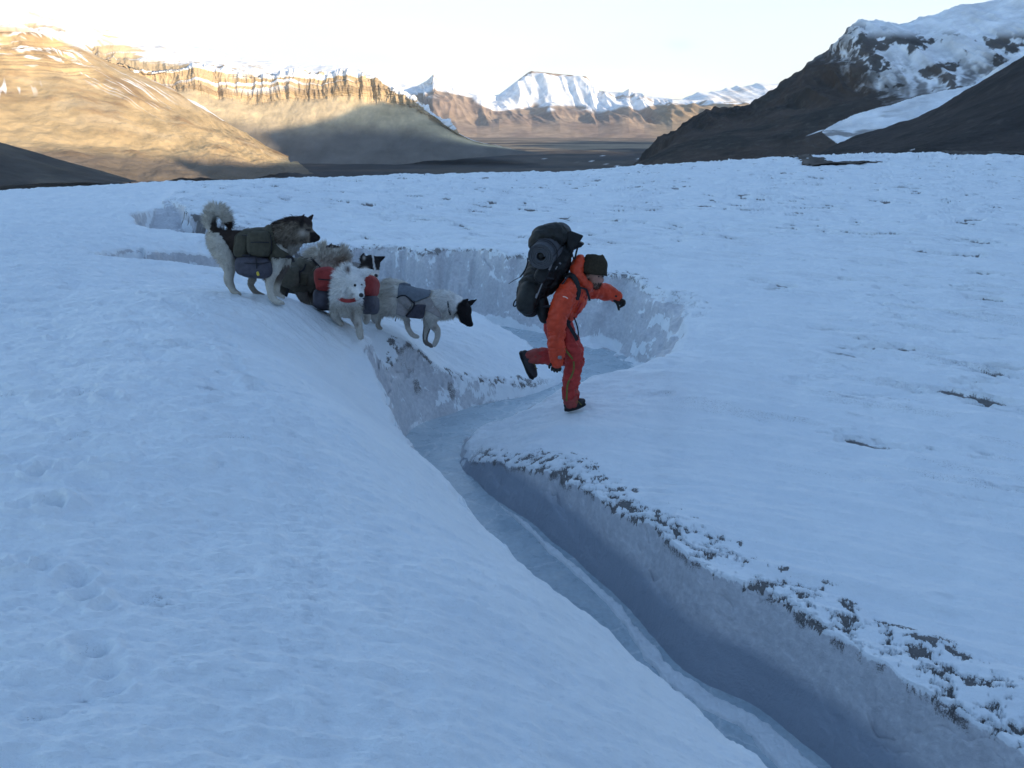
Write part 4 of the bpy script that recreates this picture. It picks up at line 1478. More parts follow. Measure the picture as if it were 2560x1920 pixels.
pouch(F2, 'side_bag', 115, 480, -.17, 110, 115, .06, 5, M_OLIVE2, pk, .6, 21)
pouch(F2, 'side_bag', 100, 440, .19, 110, 115, .06, 5, M_OLIVE2, pk, .6, 22)
pouch(F2, 'side_pocket', 245, 510, -.165, 55, 65, .04, 5, M_OLIVE, pk, .6, 23)
web(F2, 'strap', [(150, 370, -.15), (205, 430, -.2), (200, 540, -.22)], 24, pk)
web(F2, 'strap', [(325, 275, -.13), (390, 340, -.155), (465, 420, -.15)], 22, pk)
web(F2, 'strap', [(205, 430, -.215), (250, 400, -.2), (275, 340, -.17)], 16, pk)
web(F2, 'strap', [(90, 590, -.18), (75, 650, -.18), (58, 700, -.18)], 26, pk)

# ---- white dog with red panniers, facing the camera ------------------
F3 = DOG3
g = Geo()
F3.limb(g, [(705, 800, 0, 115), (712, 745, .14, 165), (705, 690, .42, 165), (690, 640, .68, 140)], 16)
F3.limb(g, [(710, 730, .02, 150), (730, 600, -.06, 155)], 14)
F3.blob(g, 742, 505, -.09, 150, 140, .12)
F3.blob(g, 690, 590, -.07, 125, 105, .1)
F3.blob(g, 800, 560, -.12, 100, 100, .09)
F3.limb(g, [(795, 595, -.16, 82), (835, 640, -.21, 60), (862, 668, -.245, 38)], 12)
F3.limb(g, [(780, 665, -.15, 50), (840, 695, -.2, 24)], 10)
F3.limb(g, [(700, 430, -.09, 60), (722, 385, -.12, 46), (738, 345, -.13, 18)], 10, 3, ((0, 1, 0), .6))
F3.limb(g, [(868, 445, -.05, 56), (920, 425, -.05, 42), (978, 408, -.04, 16)], 10, 3, ((0, 1, 0), .6))
F3.limb(g, [(785, 790, -.02, 85), (800, 900, -.04, 58), (835, 1000, -.06, 44), (850, 1085, -.08, 38), (858, 1118, -.11, 32)], 12)
F3.limb(g, [(612, 790, .0, 78), (592, 880, .0, 54), (612, 930, .02, 40), (648, 975, .03, 30)], 12)
F3.limb(g, [(620, 720, .7, 95), (600, 800, .74, 50), (620, 860, .72, 36), (600, 890, .7, 32)], 12)
F3.limb(g, [(770, 730, .62, 95), (880, 830, .62, 52), (930, 900, .6, 38), (918, 950, .58, 34)], 12)
F3.limb(g, [(690, 600, .75, 60), (650, 500, .82, 70), (690, 430, .78, 60)], 12)
def col3(p):
    x, y = F3.sheet(p)
    n = fbm(p[:, 0] * 16, p[:, 2] * 16 + p[:, 1] * 9, 3, 23)
    c = np.array(WHITE) * (1 + .05 * n[:, None])
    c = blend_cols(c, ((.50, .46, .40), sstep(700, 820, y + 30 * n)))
    c = blend_cols(c, ((.22, .18, .15), np.exp(-((x - 775) / 22) ** 2 - ((y - 910) / 75) ** 2) * .9 + np.exp(-((x - 822) / 18) ** 2 - ((y - 985) / 28) ** 2) * .9))
    c = blend_cols(c, ((.20, .15, .13), np.exp(-((x - 724) / 20) ** 2 - ((y - 405) / 36) ** 2) * 1.2))
    c = blend_cols(c, ((.30, .27, .26), np.exp(-((x - 772) / 26) ** 2 - ((y - 660) / 10) ** 2) * .8 + np.exp(-((x - 690) / 30) ** 2 - ((y - 650) / 14) ** 2) * .5))
    return c
def len3(p):
    x, y = F3.sheet(p)
    L = np.where(y > 860, .014, .036)
    L = np.where((y < 720) & (x < 720), .05, L)
    return np.where((y < 700) & (x > 770), .014, L)
def lie3(p):
    x, y = F3.sheet(p)
    d = np.zeros((len(p), 3))
    d[:, 2] = -.5
    d[:, 1] = .2
    hd = y < 720
    d[hd, 0] = np.clip((x[hd] - 800) / 180, -.9, .4)
    d[hd, 2] = np.clip((520 - y[hd]) / 250, -.6, .5)
    return d
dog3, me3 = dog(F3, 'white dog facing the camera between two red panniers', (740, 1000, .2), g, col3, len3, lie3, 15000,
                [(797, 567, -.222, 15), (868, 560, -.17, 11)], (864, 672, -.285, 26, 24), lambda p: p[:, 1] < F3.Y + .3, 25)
pk = thing('dog_pack', tuple(F3.p(705, 600, .2)), 'red panniers with dark grey-violet lower bags on the white dog', 'dog pack', 'packs strapped on the dogs')
x, y = F3.sheet(get_co(me3))
co = get_co(me3)
bk = (co[:, 1] > F3.Y + .1) & (co[:, 1] < F3.Y + .62) & (co[:, 2] > F3.p(705, 740, .2)[2])
put('back_panel', garment('back_panel', me3, bk, .018, .008), M_RED, pk)
pouch(F3, 'upper_bag', 505, 515, .22, 112, 128, .2, -6, M_RED, pk, .62, 31)
pouch(F3, 'lower_bag', 472, 720, .22, 92, 105, .19, 3, M_SLATE, pk, .6, 32)
pouch(F3, 'upper_bag', 958, 585, .22, 78, 112, .2, 8, M_RED, pk, .62, 33)
pouch(F3, 'lower_bag', 950, 768, .22, 92, 102, .19, -2, M_SLATE, pk, .6, 34)
web(F3, 'seam', [(405, 500, .03), (480, 508, .015), (560, 512, .03)], 12, pk)
g = Geo()
g.strap([F3.p(*q) for q in ((555, 640, .06), (590, 675, -.08), (640, 712, -.17), (700, 732, -.215), (770, 728, -.22), (840, 705, -.14), (885, 670, .04))], F3.m(38), .006, (0, -1, .1))
put('chest_strap', g.mesh('chest_strap', False), M_RED, pk)

# ---- white dog with a black head, walking down first -----------------
F4 = DOG4
g = Geo()
F4.limb(g, [(1130, 640, .05, 112), (1250, 685, .03, 118), (1430, 735, 0, 128), (1600, 780, -.02, 132), (1690, 795, -.02, 115)], 16)
F4.blob(g, 1145, 740, .03, 100, 140, .115, 0)
F4.limb(g, [(1640, 745, -.02, 122), (1760, 740, -.03, 116), (1870, 770, -.04, 104)], 14)
F4.limb(g, [(1700, 840, -.02, 100), (1800, 840, -.03, 80)], 12)
F4.blob(g, 1948, 840, -.05, 92, 100, .092)
F4.limb(g, [(1965, 890, -.055, 74), (2000, 945, -.06, 52), (2022, 975, -.065, 36)], 12)
F4.limb(g, [(1945, 930, -.055, 46), (2000, 985, -.06, 22)], 10)
F4.limb(g, [(1995, 770, .03, 38), (2045, 742, .045, 28), (2088, 720, .05, 10)], 10, 3, ((0, 1, 0), .6))
F4.limb(g, [(1940, 760, -.10, 36), (1975, 735, -.12, 26), (2005, 712, -.13, 10)], 10, 3, ((0, 1, 0), .6))
F4.limb(g, [(1110, 790, .08, 90), (1060, 880, .09, 42), (1042, 960, .09, 29), (1045, 1005, .09, 26), (1072, 1022, .09, 20)], 12)
F4.limb(g, [(1190, 780, -.06, 105), (1300, 860, -.08, 62), (1345, 930, -.08, 38), (1362, 1020, -.08, 30), (1405, 1090, -.08, 29), (1465, 1115, -.09, 22)], 12)
F4.limb(g, [(1590, 860, .06, 88), (1572, 990, .06, 46), (1548, 1090, .06, 32), (1552, 1170, .06, 28), (1610, 1212, .06, 22)], 12)
F4.limb(g, [(1630, 870, -.1, 92), (1622, 970, -.11, 54), (1672, 1050, -.11, 39), (1672, 1130, -.11, 30), (1645, 1195, -.11, 28)], 12)
F4.limb(g, [(1090, 600, .05, 48), (1150, 545, .06, 45), (1250, 545, .07, 42), (1350, 560, .07, 26)], 12)
def col4(p):
    x, y = F4.sheet(p)
    n = fbm(p[:, 0] * 16, p[:, 2] * 16 + p[:, 1] * 9, 3, 33)
    c = np.array([.66, .63, .57]) * (1 + .08 * n[:, None])
    c = blend_cols(c, ((.38, .34, .29), sstep(1300, 1100, x) * .6 + sstep(900, 1000, y) * .4))
    c = blend_cols(c, ((.76, .75, .72), sstep(1600, 1700, x) * sstep(900, 800, y)))
    hm = sstep(-14, 14, (x + 12 * n) - np.interp(y, [700, 760, 850, 920, 1000], [1960, 1900, 1862, 1900, 1950]))
    c = blend_cols(c, ((.016, .014, .015), hm))
    c = blend_cols(c, ((.12, .10, .09), ((p[:, 1] > F4.Y + .03) & (x > 1450) & (y > 900)) * .85 + np.exp(-((x - 1645) / 26) ** 2 - ((y - 1020) / 26) ** 2) * .7 + np.exp(-((x - 1350) / 40) ** 2 - ((y - 960) / 60) ** 2) * .5))  # far foreleg's shading painted into the coat colour
    return c
def len4(p):
    x, y = F4.sheet(p)
    L = np.where(y > 930, .012, .036)
    L = np.where((x > 1600) & (x < 1880) & (y < 900), .05, L)
    L = np.where(x < 1240, np.where(y < 900, .05, .012), L)
    return np.where(x > 1880, .009, L)
def lie4(p):
    x, y = F4.sheet(p)
    d = np.zeros((len(p), 3))
    d[:, 0] = -.7
    d[:, 2] = -.4
    d[y > 900] = (-.2, 0, -1)
    return d
VB = [(1245, 690), (1262, 540), (1330, 540), (1620, 640), (1600, 700), (1430, 756), (1335, 682)]
VR = [(1248, 672), (1335, 676), (1425, 755), (1335, 905), (1225, 870)]
VF = [(1425, 750), (1605, 690), (1720, 905), (1690, 915), (1550, 840), (1500, 940), (1330, 910)]
keep4 = lambda p: ~(in_poly(*F4.sheet(p), VB) | in_poly(*F4.sheet(p), VR) | in_poly(*F4.sheet(p), VF))
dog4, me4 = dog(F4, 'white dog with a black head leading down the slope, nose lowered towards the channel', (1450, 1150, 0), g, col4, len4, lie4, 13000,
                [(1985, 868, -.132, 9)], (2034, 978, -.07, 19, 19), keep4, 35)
g = Geo()
g.strap([F4.p(*q) for q in ((1772, 640, -.02), (1785, 740, -.145), (1800, 850, -.14), (1825, 900, -.06))], F4.m(18), .005, (0, -1, 0))
put('collar', g.mesh('collar', False), M_BLACKWEB, dog4)
pk = thing('dog_pack', tuple(F4.p(1420, 640, 0)), 'slate-blue and pale grey vest pack on the black-headed white dog', 'dog pack', 'packs strapped on the dogs')
x, y = F4.sheet(get_co(me4))
put('front_panel', garment('front_panel', me4, in_poly(x, y, VF), .014, .006), M_GREYVEST, pk)
put('rear_panel', garment('rear_panel', me4, in_poly(x, y, VR), .018, .006), M_GREYVEST, pk)
put('back_panel', garment('back_panel', me4, in_poly(x, y, VB), .024, .007), M_BLUEVEST, pk)
for s in (-1, 1):
    g = Geo()
    dy = s * .15
    c0 = [F4.p(*q) for q in ((1335, 905, dy - s * .03), (1440, 768, dy), (1560, 768, dy), (1530, 905, dy - s * .02), (1500, 922, dy - s * .03))]
    o = np.array([0, s * .035, 0])
    g.rings([[q - o for q in c0], [q + o for q in c0]])
    me_ = g.mesh('side_pocket', False)
    ob_ = put('side_pocket', me_, M_SLATE, pk)
    bv = ob_.modifiers.new('soft', 'BEVEL')
    bv.width = .018
    bv.segments = 3
web(F4, 'strap', [(1240, 700, -.13), (1290, 678, -.145), (1345, 685, -.15), (1425, 760, -.16)], 14, pk)
web(F4, 'strap', [(1425, 740, -.17), (1420, 800, -.178), (1340, 895, -.15)], 18, pk)
web(F4, 'strap', [(1245, 860, -.1), (1235, 910, -.1), (1225, 950, -.1)], 9, pk)

# ---- black and white face looking out from behind --------------------
F5 = DOG5
g = Geo()
F5.limb(g, [(930, 500, .06, 110), (860, 480, .35, 130), (770, 440, .7, 118)], 14)
F5.limb(g, [(930, 470, .05, 105), (960, 380, .0, 95)], 12)
F5.blob(g, 965, 340, 0, 100, 95, .1)
F5.blob(g, 985, 390, -.05, 75, 65, .08)
F5.limb(g, [(1000, 400, -.09, 54), (1015, 440, -.15, 40), (1021, 456, -.18, 30)], 12)
F5.limb(g, [(890, 300, .0, 44), (884, 262, .0, 34), (888, 232, .0, 14)], 10, 3, ((0, 1, 0), .55))
F5.limb(g, [(1040, 295, .02, 40), (1080, 276, .03, 28), (1118, 263, .03, 10)], 10, 3, ((0, 1, 0), .55))
def leg5(x, dy, lx):
    a = F5.p(x, 540, dy)
    q = F5.p(x + lx, 700, dy)
    z = float(ground(q[0], q[1])[0])
    g.tube([a, (a + q) / 2 + np.array([.02, 0, 0]), np.array([q[0], q[1], z + .1]), np.array([q[0] + .02, q[1] - .03, z + .025])], [.08, .055, .036, .03], 12)
for x_, dy_ in ((880, .0), (980, .08), (760, .72), (840, .8)):
    leg5(x_, dy_, 0)
def col5(p):
    x, y = F5.sheet(p)
    n = fbm(p[:, 0] * 18, p[:, 2] * 18, 3, 43)
    c = np.array([.020, .018, .019]) * np.ones((len(p), 3))
    xn = x + 8 * n
    c = blend_cols(c, ((.66, .63, .60), sstep(14, 6, np.abs(xn - np.interp(y, [240, 300, 400], [985, 992, 1010]))) * (y < 420)))
    c = blend_cols(c, ((.66, .63, .60), sstep(395, 412, y + 8 * n) * (x > 930) * (y < 520)))
    c = blend_cols(c, ((.45, .42, .40), np.exp(-((x - 893) / 14) ** 2 - ((y - 272) / 22) ** 2) * .9))
    c = blend_cols(c, ((.55, .5, .46), np.exp(-((x - 905) / 30) ** 2 - ((y - 385) / 16) ** 2)))
    c = blend_cols(c, ((.26, .25, .25), ((p[:, 1] > F5.Y + .25)).astype(float) * .9))
    c = blend_cols(c, ((.50, .47, .43), (y > 520).astype(float)))
    return c
def len5(p):
    x, y = F5.sheet(p)
    return np.where((y < 500) & (x > 870), .012, .03)
lie5 = lambda p: np.tile(np.array([-.3, .4, -.3]), (len(p), 1))
dog5, me5 = dog(F5, 'black dog with a white blaze and muzzle looking out behind the red panniers', (850, 800, .3), g, col5, len5, lie5, 9000,
                [(968, 352, -.098, 9), (1030, 352, -.085, 9)], (1021, 462, -.215, 20, 18), None, 45)
# ================================================================ the hiker
H = MAN
M_JACKET = plain('orange_shell_jacket', (.60, .054, .016), .5, .16, 11, .6, .02, .4)
M_TROUSER = plain('red_shell_trousers', (.42, .034, .028), .55, .18, 11, .6, .02, .3)
M_GAITER = plain('dull_red_gaiter_cloth', (.30, .055, .045), .7, .2, 20, .35, .006)
M_BEANIE = plain('dark_olive_knit', (.044, .036, .025), .9, .25, 90, .6, .004, .1)
M_SKIN = attr_mat('skin', .55, .35, 60, .12)
M_GLOVE = plain('black_glove_leather', (.022, .021, .018), .7, .3, 40, .4, .004)
M_BOOT = plain('dark_brown_boot_leather', (.035, .031, .033), .6, .3, 30, .4, .004)
M_SOLE = plain('black_boot_rubber', (.014, .014, .016), .8, .2, 50, .4, .003)
M_GREEN = plain('olive_green_zip_tape', (.16, .15, .035), .7, .2, 60, .2, .002)
M_GREYP = plain('grey_cuff_patch', (.22, .21, .22), .7, .1, 60, .2, .001)
M_PALE = plain('pale_print', (.75, .6, .52), .6, .1, 60, .1, .001)
M_PACK = plain('black_pack_cloth', (.011, .0115, .0125), .62, .4, 18, .5, .008, .35)
M_PACKG = plain('dark_olive_grey_pack_cloth', (.018, .019, .018), .65, .4, 18, .5, .008, .35)
M_MAT = plain('grey_foam', (.085, .088, .098), .9, .12, 60, .3, .003, .1)
M_MATD = plain('roll_hollow_shade', (.03, .03, .028), .9, .12, 60, .3, .003, .1)
M_BEARD = attr_mat('beard_hair', .8, .15, 100, .2)

man = thing('person', tuple(H.p(1060, 2880, -.1)), 'person in orange jacket and red trousers leaping the channel with a big black backpack', 'person')

# one continuous body: head, neck, trunk and limbs under the clothes
g = Geo()
H.blob(g, 1385, 800, 0, 150, 160, .078, 10)
H.blob(g, 1405, 920, -.005, 118, 118, .068, 20)
H.limb(g, [(1425, 985, -.01, 62), (1432, 1030, -.01, 46)], 14)
H.limb(g, [(1370, 990, -.03, 60), (1420, 1030, -.02, 46)], 12)
H.limb(g, [(1490, 885, -.012, 26), (1520, 945, -.014, 22), (1514, 968, -.014, 22)], 12)       # nose
H.limb(g, [(1405, 875, -.062, 22), (1470, 872, -.04, 24), (1522, 872, .0, 20)], 10)           # brow
H.limb(g, [(1472, 1006, -.02, 22), (1458, 1018, -.03, 18)], 8)                               # lips
H.blob(g, 1450, 950, -.048, 34, 28, .018, 20)                                                # cheekbone
H.blob(g, 1292, 905, -.078, 30, 48, .012, 15)                                                # ear
H.blob(g, 1292, 905, .078, 30, 48, .012, 15)
H.limb(g, [(1180, 1020, 0, 95), (1260, 950, 0, 85), (1340, 900, 0, 85)], 14)
H.limb(g, [(850, 1600, 0, 150), (950, 1380, 0, 150), (1060, 1150, 0, 170), (1140, 1040, 0, 110)], 16)
H.limb(g, [(1030, 1080, -.17, 95), (930, 1290, -.21, 85), (845, 1530, -.23, 70), (835, 1900, -.23, 58), (835, 2190, -.23, 44)], 12)
H.limb(g, [(1180, 1050, .17, 90), (1330, 1090, .27, 75), (1480, 1125, .32, 62), (1620, 1170, .32, 55), (1740, 1250, .32, 42)], 12)
H.limb(g, [(880, 1640, -.09, 120), (1020, 1850, -.1, 105), (1105, 2060, -.1, 85), (1080, 2320, -.1, 80), (1050, 2600, -.1, 60), (1060, 2740, -.1, 60)], 12)
H.limb(g, [(840, 1640, .09, 120), (900, 1850, .1, 100), (960, 2070, .1, 82), (750, 2085, .14, 72), (560, 2080, .18, 62), (430, 2080, .2, 56)], 12)
me = fuse('body', g, .0075, 3)
co = get_co(me)
x, y = H.sheet(co)
n = fbm(co[:, 0] * 30, co[:, 2] * 30, 3, 61)
c = np.array([.36, .20, .145]) * (1 + .12 * n[:, None])
c = blend_cols(c, ((.50, .22, .17), np.exp(-((x - 1515) / 30) ** 2 - ((y - 960) / 30) ** 2) * .6 + np.exp(-((x - 1450) / 50) ** 2 - ((y - 950) / 35) ** 2) * .5))
c = blend_cols(c, ((.09, .06, .045), np.exp(-((x - 1270) / 45) ** 2 - ((y - 930) / 75) ** 2) * .9 * (x < 1330)))
set_col(me, np.clip(c, 0, .9))
bm_ = put('body', me, M_SKIN, man)
# beard and stubble
def beardcol(p):
    return np.tile(np.array([.055, .035, .026]), (len(p), 1))
def bk_(p):
    x, y = H.sheet(p)
    return in_poly(x, y, [(1255, 930), (1310, 900), (1345, 960), (1400, 985), (1450, 975), (1515, 988), (1500, 1110), (1290, 1110)])
put('beard', fur_mesh('beard', me, 40000, lambda p: np.full(len(p), .024), .0016, lambda p: np.tile(np.array([.3, -.1, -.8]), (len(p), 1)), beardcol, 62, bk_), M_BEARD, man)
for (x_, y_, dy_) in ((1462, 898, -.066), (1528, 900, -.03)):
    g = Geo()
    H.blob(g, x_, y_, dy_, 14, 9, .008)
    put('eye', g.mesh('eye'), M_EYE, man)
# knitted hat
g = Geo()
H.blob(g, 1390, 775, 0, 192, 196, .112, 10, 48, 30, .82, .03, 3)
H.limb(g, [(1500, 625, 0, 46), (1512, 606, 0, 30)], 12)
H.limb(g, [(1310, 600, 0, 40), (1300, 590, 0, 28)], 12)
hat = fuse('beanie', g, .008, 3)
x, y = H.sheet(get_co(hat))
cut = garment('beanie', hat, y < 838 + (x - 1200) * .115, .0, .012, 8)
wrinkle(cut, .004, 22, 8, (1, 1, .5))
put('beanie', cut, M_BEANIE, man)
g = Geo()
ring = []
for th in np.linspace(0, 2 * math.pi, 33):
    ring.append(H.p(1392 + 186 * math.cos(th), 838 + 186 * math.cos(th) * .11, .108 * math.sin(th)))
g.strap(ring, H.m(62), .012, [np.array([math.cos(t), math.sin(t), 0.0]) for t in np.linspace(0, 2 * math.pi, 33)], 1)
put('beanie_cuff', g.mesh('beanie_cuff'), M_BEANIE, man)

# jacket with raised collar and hood
g = Geo()
H.blob(g, 1055, 1150, 0, 195, 235, .20, 22)
H.blob(g, 1130, 1230, -.03, 130, 220, .16, 18)
H.blob(g, 950, 1390, 0, 185, 220, .185, 26)
H.blob(g, 865, 1540, 0, 190, 130, .185, 20)
H.limb(g, [(1010, 1075, -.17, 132), (935, 1270, -.215, 134), (845, 1500, -.235, 120), (830, 1700, -.235, 112), (838, 1930, -.23, 102), (848, 2140, -.225, 90)], 16)
H.limb(g, [(1150, 1050, .16, 130), (1310, 1085, .26, 110), (1470, 1100, .32, 104), (1610, 1145, .33, 96), (1725, 1205, .32, 74)], 16)
H.limb(g, [(1170, 650, -.03, 56), (1135, 770, -.075, 66), (1170, 900, -.105, 74), (1265, 1010, -.085, 60), (1330, 1065, -.04, 44)], 14)
H.limb(g, [(1170, 650, .03, 56), (1135, 770, .075, 66), (1170, 900, .105, 74), (1265, 1010, .085, 60), (1330, 1065, .04, 44)], 14)
H.blob(g, 1145, 800, 0, 70, 190, .1, -4)
H.blob(g, 1150, 980, 0, 130, 100, .14, 30)
jk = fuse('jacket', g, .010, 3)
wrinkle(jk, .018, 7, 71, (1, 1, .7))
wrinkle(jk, .009, 17, 72, (.8, 1, 1.3))
put('jacket', jk, M_JACKET, man)
# chest pockets, zip, cuff tab and small print
g = Geo()
g.tube([H.p(1295, 1080, -.12), H.p(1270, 1220, -.13), H.p(1190, 1400, -.145), H.p(1115, 1500, -.15)], [.006] * 4, 6)
put('zip', g.mesh('zip'), M_TROUSER, man)
for q in ([(1225, 1130, -.165), (1180, 1230, -.185), (1150, 1330, -.185)], [(1250, 1190, -.15), (1200, 1310, -.17), (1140, 1430, -.175)]):
    g = Geo()
    g.tube([H.p(*a) for a in q], [.007, .01, .007], 8)
    put('pocket_flap', g.mesh('pocket_flap'), M_TROUSER, man)
g = Geo()
H.blob(g, 885, 2095, -.318, 30, 26, .006, 0, 16, 10, .6)
put('cuff_tab', g.mesh('cuff_tab'), M_GREYP, man)
g = Geo()
g.strap([H.p(930, 1193, -.338), H.p(970, 1200, -.340), H.p(1005, 1222, -.336)], H.m(11), .003, (0, -1, 0))
put('sleeve_print', g.mesh('sleeve_print', False), M_PALE, man)

# trousers
g = Geo()
H.blob(g, 845, 1620, 0, 185, 165, .175, 20)
H.limb(g, [(890, 1640, -.085, 168), (1000, 1830, -.1, 152), (1095, 2030, -.1, 132), (1112, 2120, -.1, 124), (1080, 2300, -.1, 114), (1052, 2480, -.1, 110), (1048, 2640, -.1, 116)], 16)
H.limb(g, [(830, 1640, .09, 160), (890, 1840, .1, 142), (970, 2060, .1, 118), (900, 2085, .11, 116), (740, 2085, .14, 110), (590, 2075, .17, 102)], 16)
tr = fuse('trousers', g, .010, 2)
wrinkle(tr, .016, 7, 81, (1, 1, 1))
wrinkle(tr, .009, 17, 82, (.8, 1, 1.4))
put('trousers', tr, M_TROUSER, man)
g = Geo()
g.strap([H.p(*q) for q in ((940, 1930, -.205), (990, 2010, -.205), (1070, 2110, -.192), (1092, 2160, -.19), (1090, 2280, -.186), (1050, 2390, -.183), (1000, 2500, -.178), (990, 2650, -.178), (985, 2740, -.178))], H.m(26), .008, (0, -1, 0))
put('side_zip', g.mesh('side_zip'), M_GREEN, man)
# gaiters
for pts in ([(1048, 2600, -.1, 124), (1050, 2690, -.1, 124), (1060, 2745, -.1, 116)], [(640, 2078, .16, 112), (540, 2078, .175, 110), (440, 2082, .2, 96)]):
    g = Geo()
    H.limb(g, pts, 16)
    me = fuse('gaiter', g, .009, 2)
    wrinkle(me, .010, 11, 85)
    put('gaiter', me, M_GAITER, man)

# boots
def boot(foot, sole, side, lace):
    g = Geo()
    for pts in foot:
        H.limb(g, pts, 14)
    me = fuse('boot', g, .007, 2)
    b = put('boot', me, M_BOOT, man)
    g = Geo()
    P = np.array([H.p(*q[:3]) for q in sole])
    wd = np.array([q[3] for q in sole])
    Nn = np.array(side, float)
    Nn /= np.linalg.norm(Nn)
    T = np.gradient(P, axis=0)
    T /= np.linalg.norm(T, axis=1)[:, None]
    rings = []
    for p, t, w_ in zip(P, T, wd):
        up = np.cross(Nn, t)
        rings.append([p - Nn * w_ - up * .013, p + Nn * w_ - up * .013, p + Nn * w_ * 1.04 + up * .013, p - Nn * w_ * 1.04 + up * .013])
    g.rings(rings)
    put('sole', g.mesh('sole', False), M_SOLE, b)
    g = Geo()
    for a in lace:
        g.tube([H.p(*q) for q in a], [.004] * len(a), 6)
    put('lace', g.mesh('lace'), M_GREEN, b)
boot([[(1055, 2680, -.1, 92), (1050, 2770, -.1, 88)], [(1020, 2800, -.1, 78), (1110, 2785, -.11, 76), (1190, 2752, -.12, 60), (1222, 2742, -.12, 46)]],
     [(955, 2862, -.1, .036), (1010, 2866, -.1, .042), (1080, 2852, -.11, .04), (1150, 2826, -.115, .048), (1220, 2796, -.12, .044), (1262, 2772, -.12, .026)], (0, 1, -.1),
     [[(1150, 2740, -.155), (1175, 2760, -.165), (1205, 2800, -.165)], [(1110, 2720, -.16), (1140, 2770, -.172)]])
boot([[(470, 2085, .19, 92), (410, 2090, .2, 92)], [(372, 2050, .2, 66), (410, 2150, .2, 84), (468, 2270, .2, 80), (505, 2345, .2, 56)]],
     [(305, 2012, .2, .034), (325, 2080, .2, .04), (368, 2180, .2, .038), (412, 2290, .2, .046), (458, 2375, .2, .044), (505, 2404, .2, .028)], (.15, 1, 0),
     [[(500, 2190, .13), (530, 2220, .12)], [(520, 2240, .14), (550, 2260, .13)]])

# gloves: palm, four unequal fingers and a thumb
def glove(palm, fingers, thumb, cuff):
    g = Geo()
    for b in palm:
        H.blob(g, *b)
    for f in fingers + [thumb]:
        H.limb(g, f, 10, 4)
    me = fuse('glove', g, .0042, 2)
    gl_ = put('glove', me, M_GLOVE, man)
    g = Geo()
    H.limb(g, cuff, 14)
    put('glove_cuff', g.mesh('glove_cuff'), M_GLOVE, gl_)
glove([(828, 2205, -.225, 72, 66, .033)],
      [[(882, 2225, -.235, 21), (896, 2260, -.245, 20), (886, 2290, -.235, 17)], [(850, 2240, -.24, 22), (856, 2278, -.255, 20), (846, 2308, -.24, 17)],
       [(812, 2240, -.235, 21), (811, 2276, -.25, 20), (804, 2303, -.235, 17)], [(778, 2230, -.225, 20), (768, 2260, -.235, 18), (766, 2284, -.225, 16)]],
      [(775, 2180, -.25, 24), (738, 2212, -.265, 22), (730, 2246, -.262, 18)], [(845, 2130, -.225, 80), (835, 2170, -.225, 68)])
glove([(1762, 1262, .31, 66, 60, .036, 30)],
      [[(1800, 1240, .28, 21), (1842, 1262, .265, 20), (1846, 1300, .27, 18)], [(1802, 1262, .30, 22), (1846, 1285, .29, 20), (1832, 1322, .285, 18)],
       [(1795, 1285, .325, 21), (1828, 1312, .315, 19), (1806, 1338, .305, 17)], [(1780, 1302, .345, 19), (1802, 1332, .335, 18), (1782, 1350, .325, 16)]],
      [(1738, 1290, .275, 24), (1752, 1338, .265, 21), (1762, 1384, .262, 18)], [(1705, 1195, .32, 70), (1742, 1236, .315, 64)])

# ---------------------------------------------------------------- backpack
bp = thing('backpack', tuple(H.p(470, 1470, 0)), 'tall black expedition backpack worn by the leaping person in orange', 'backpack')
g = Geo()
H.limb(g, [(455, 1290, 0, 175), (480, 1130, 0, 208), (590, 900, 0, 225), (700, 720, 0, 225), (770, 520, 0, 205)], 20, 4, ((0, 1, 0), 1.12))
H.limb(g, [(740, 1020, 0, 120), (860, 740, 0, 150), (930, 500, 0, 130)], 16, 4, ((0, 1, 0), 1.25))
me = fuse('main_bag', g, .010, 3)
wrinkle(me, .016, 8, 91)
wrinkle(me, .006, 20, 92)
put('main_bag', me, M_PACK, bp)
g = Geo()
H.blob(g, 735, 320, 0, 265, 165, .21, -12, 36, 22, .75)
H.blob(g, 560, 400, 0, 120, 130, .19, 0, 30, 18, .85)
me = fuse('lid', g, .010, 3)
wrinkle(me, .014, 9, 93)
put('lid', me, M_PACKG, bp)
g = Geo()
H.blob(g, 420, 1200, -.10, 155, 250, .15, 14, 30, 20, .8)
me = g.mesh('lower_pocket')
wrinkle(me, .010, 9, 94)
put('lower_pocket', me, M_PACKG, bp)
pouch(H, 'side_pocket', 640, 830, -.24, 95, 165, .045, 28, M_PACK, bp, .7, 95)
pouch(H, 'side_pocket', 640, 860, .26, 95, 165, .045, 28, M_PACK, bp, .7, 96)
g = Geo()
H.limb(g, [(610, 1250, -.05, 100), (640, 1400, -.06, 105), (655, 1510, -.06, 80)], 16, 4, ((0, 1, 0), 1.5))
put('hip_pad', fuse('hip_pad', g, .010, 2), M_PACK, bp)
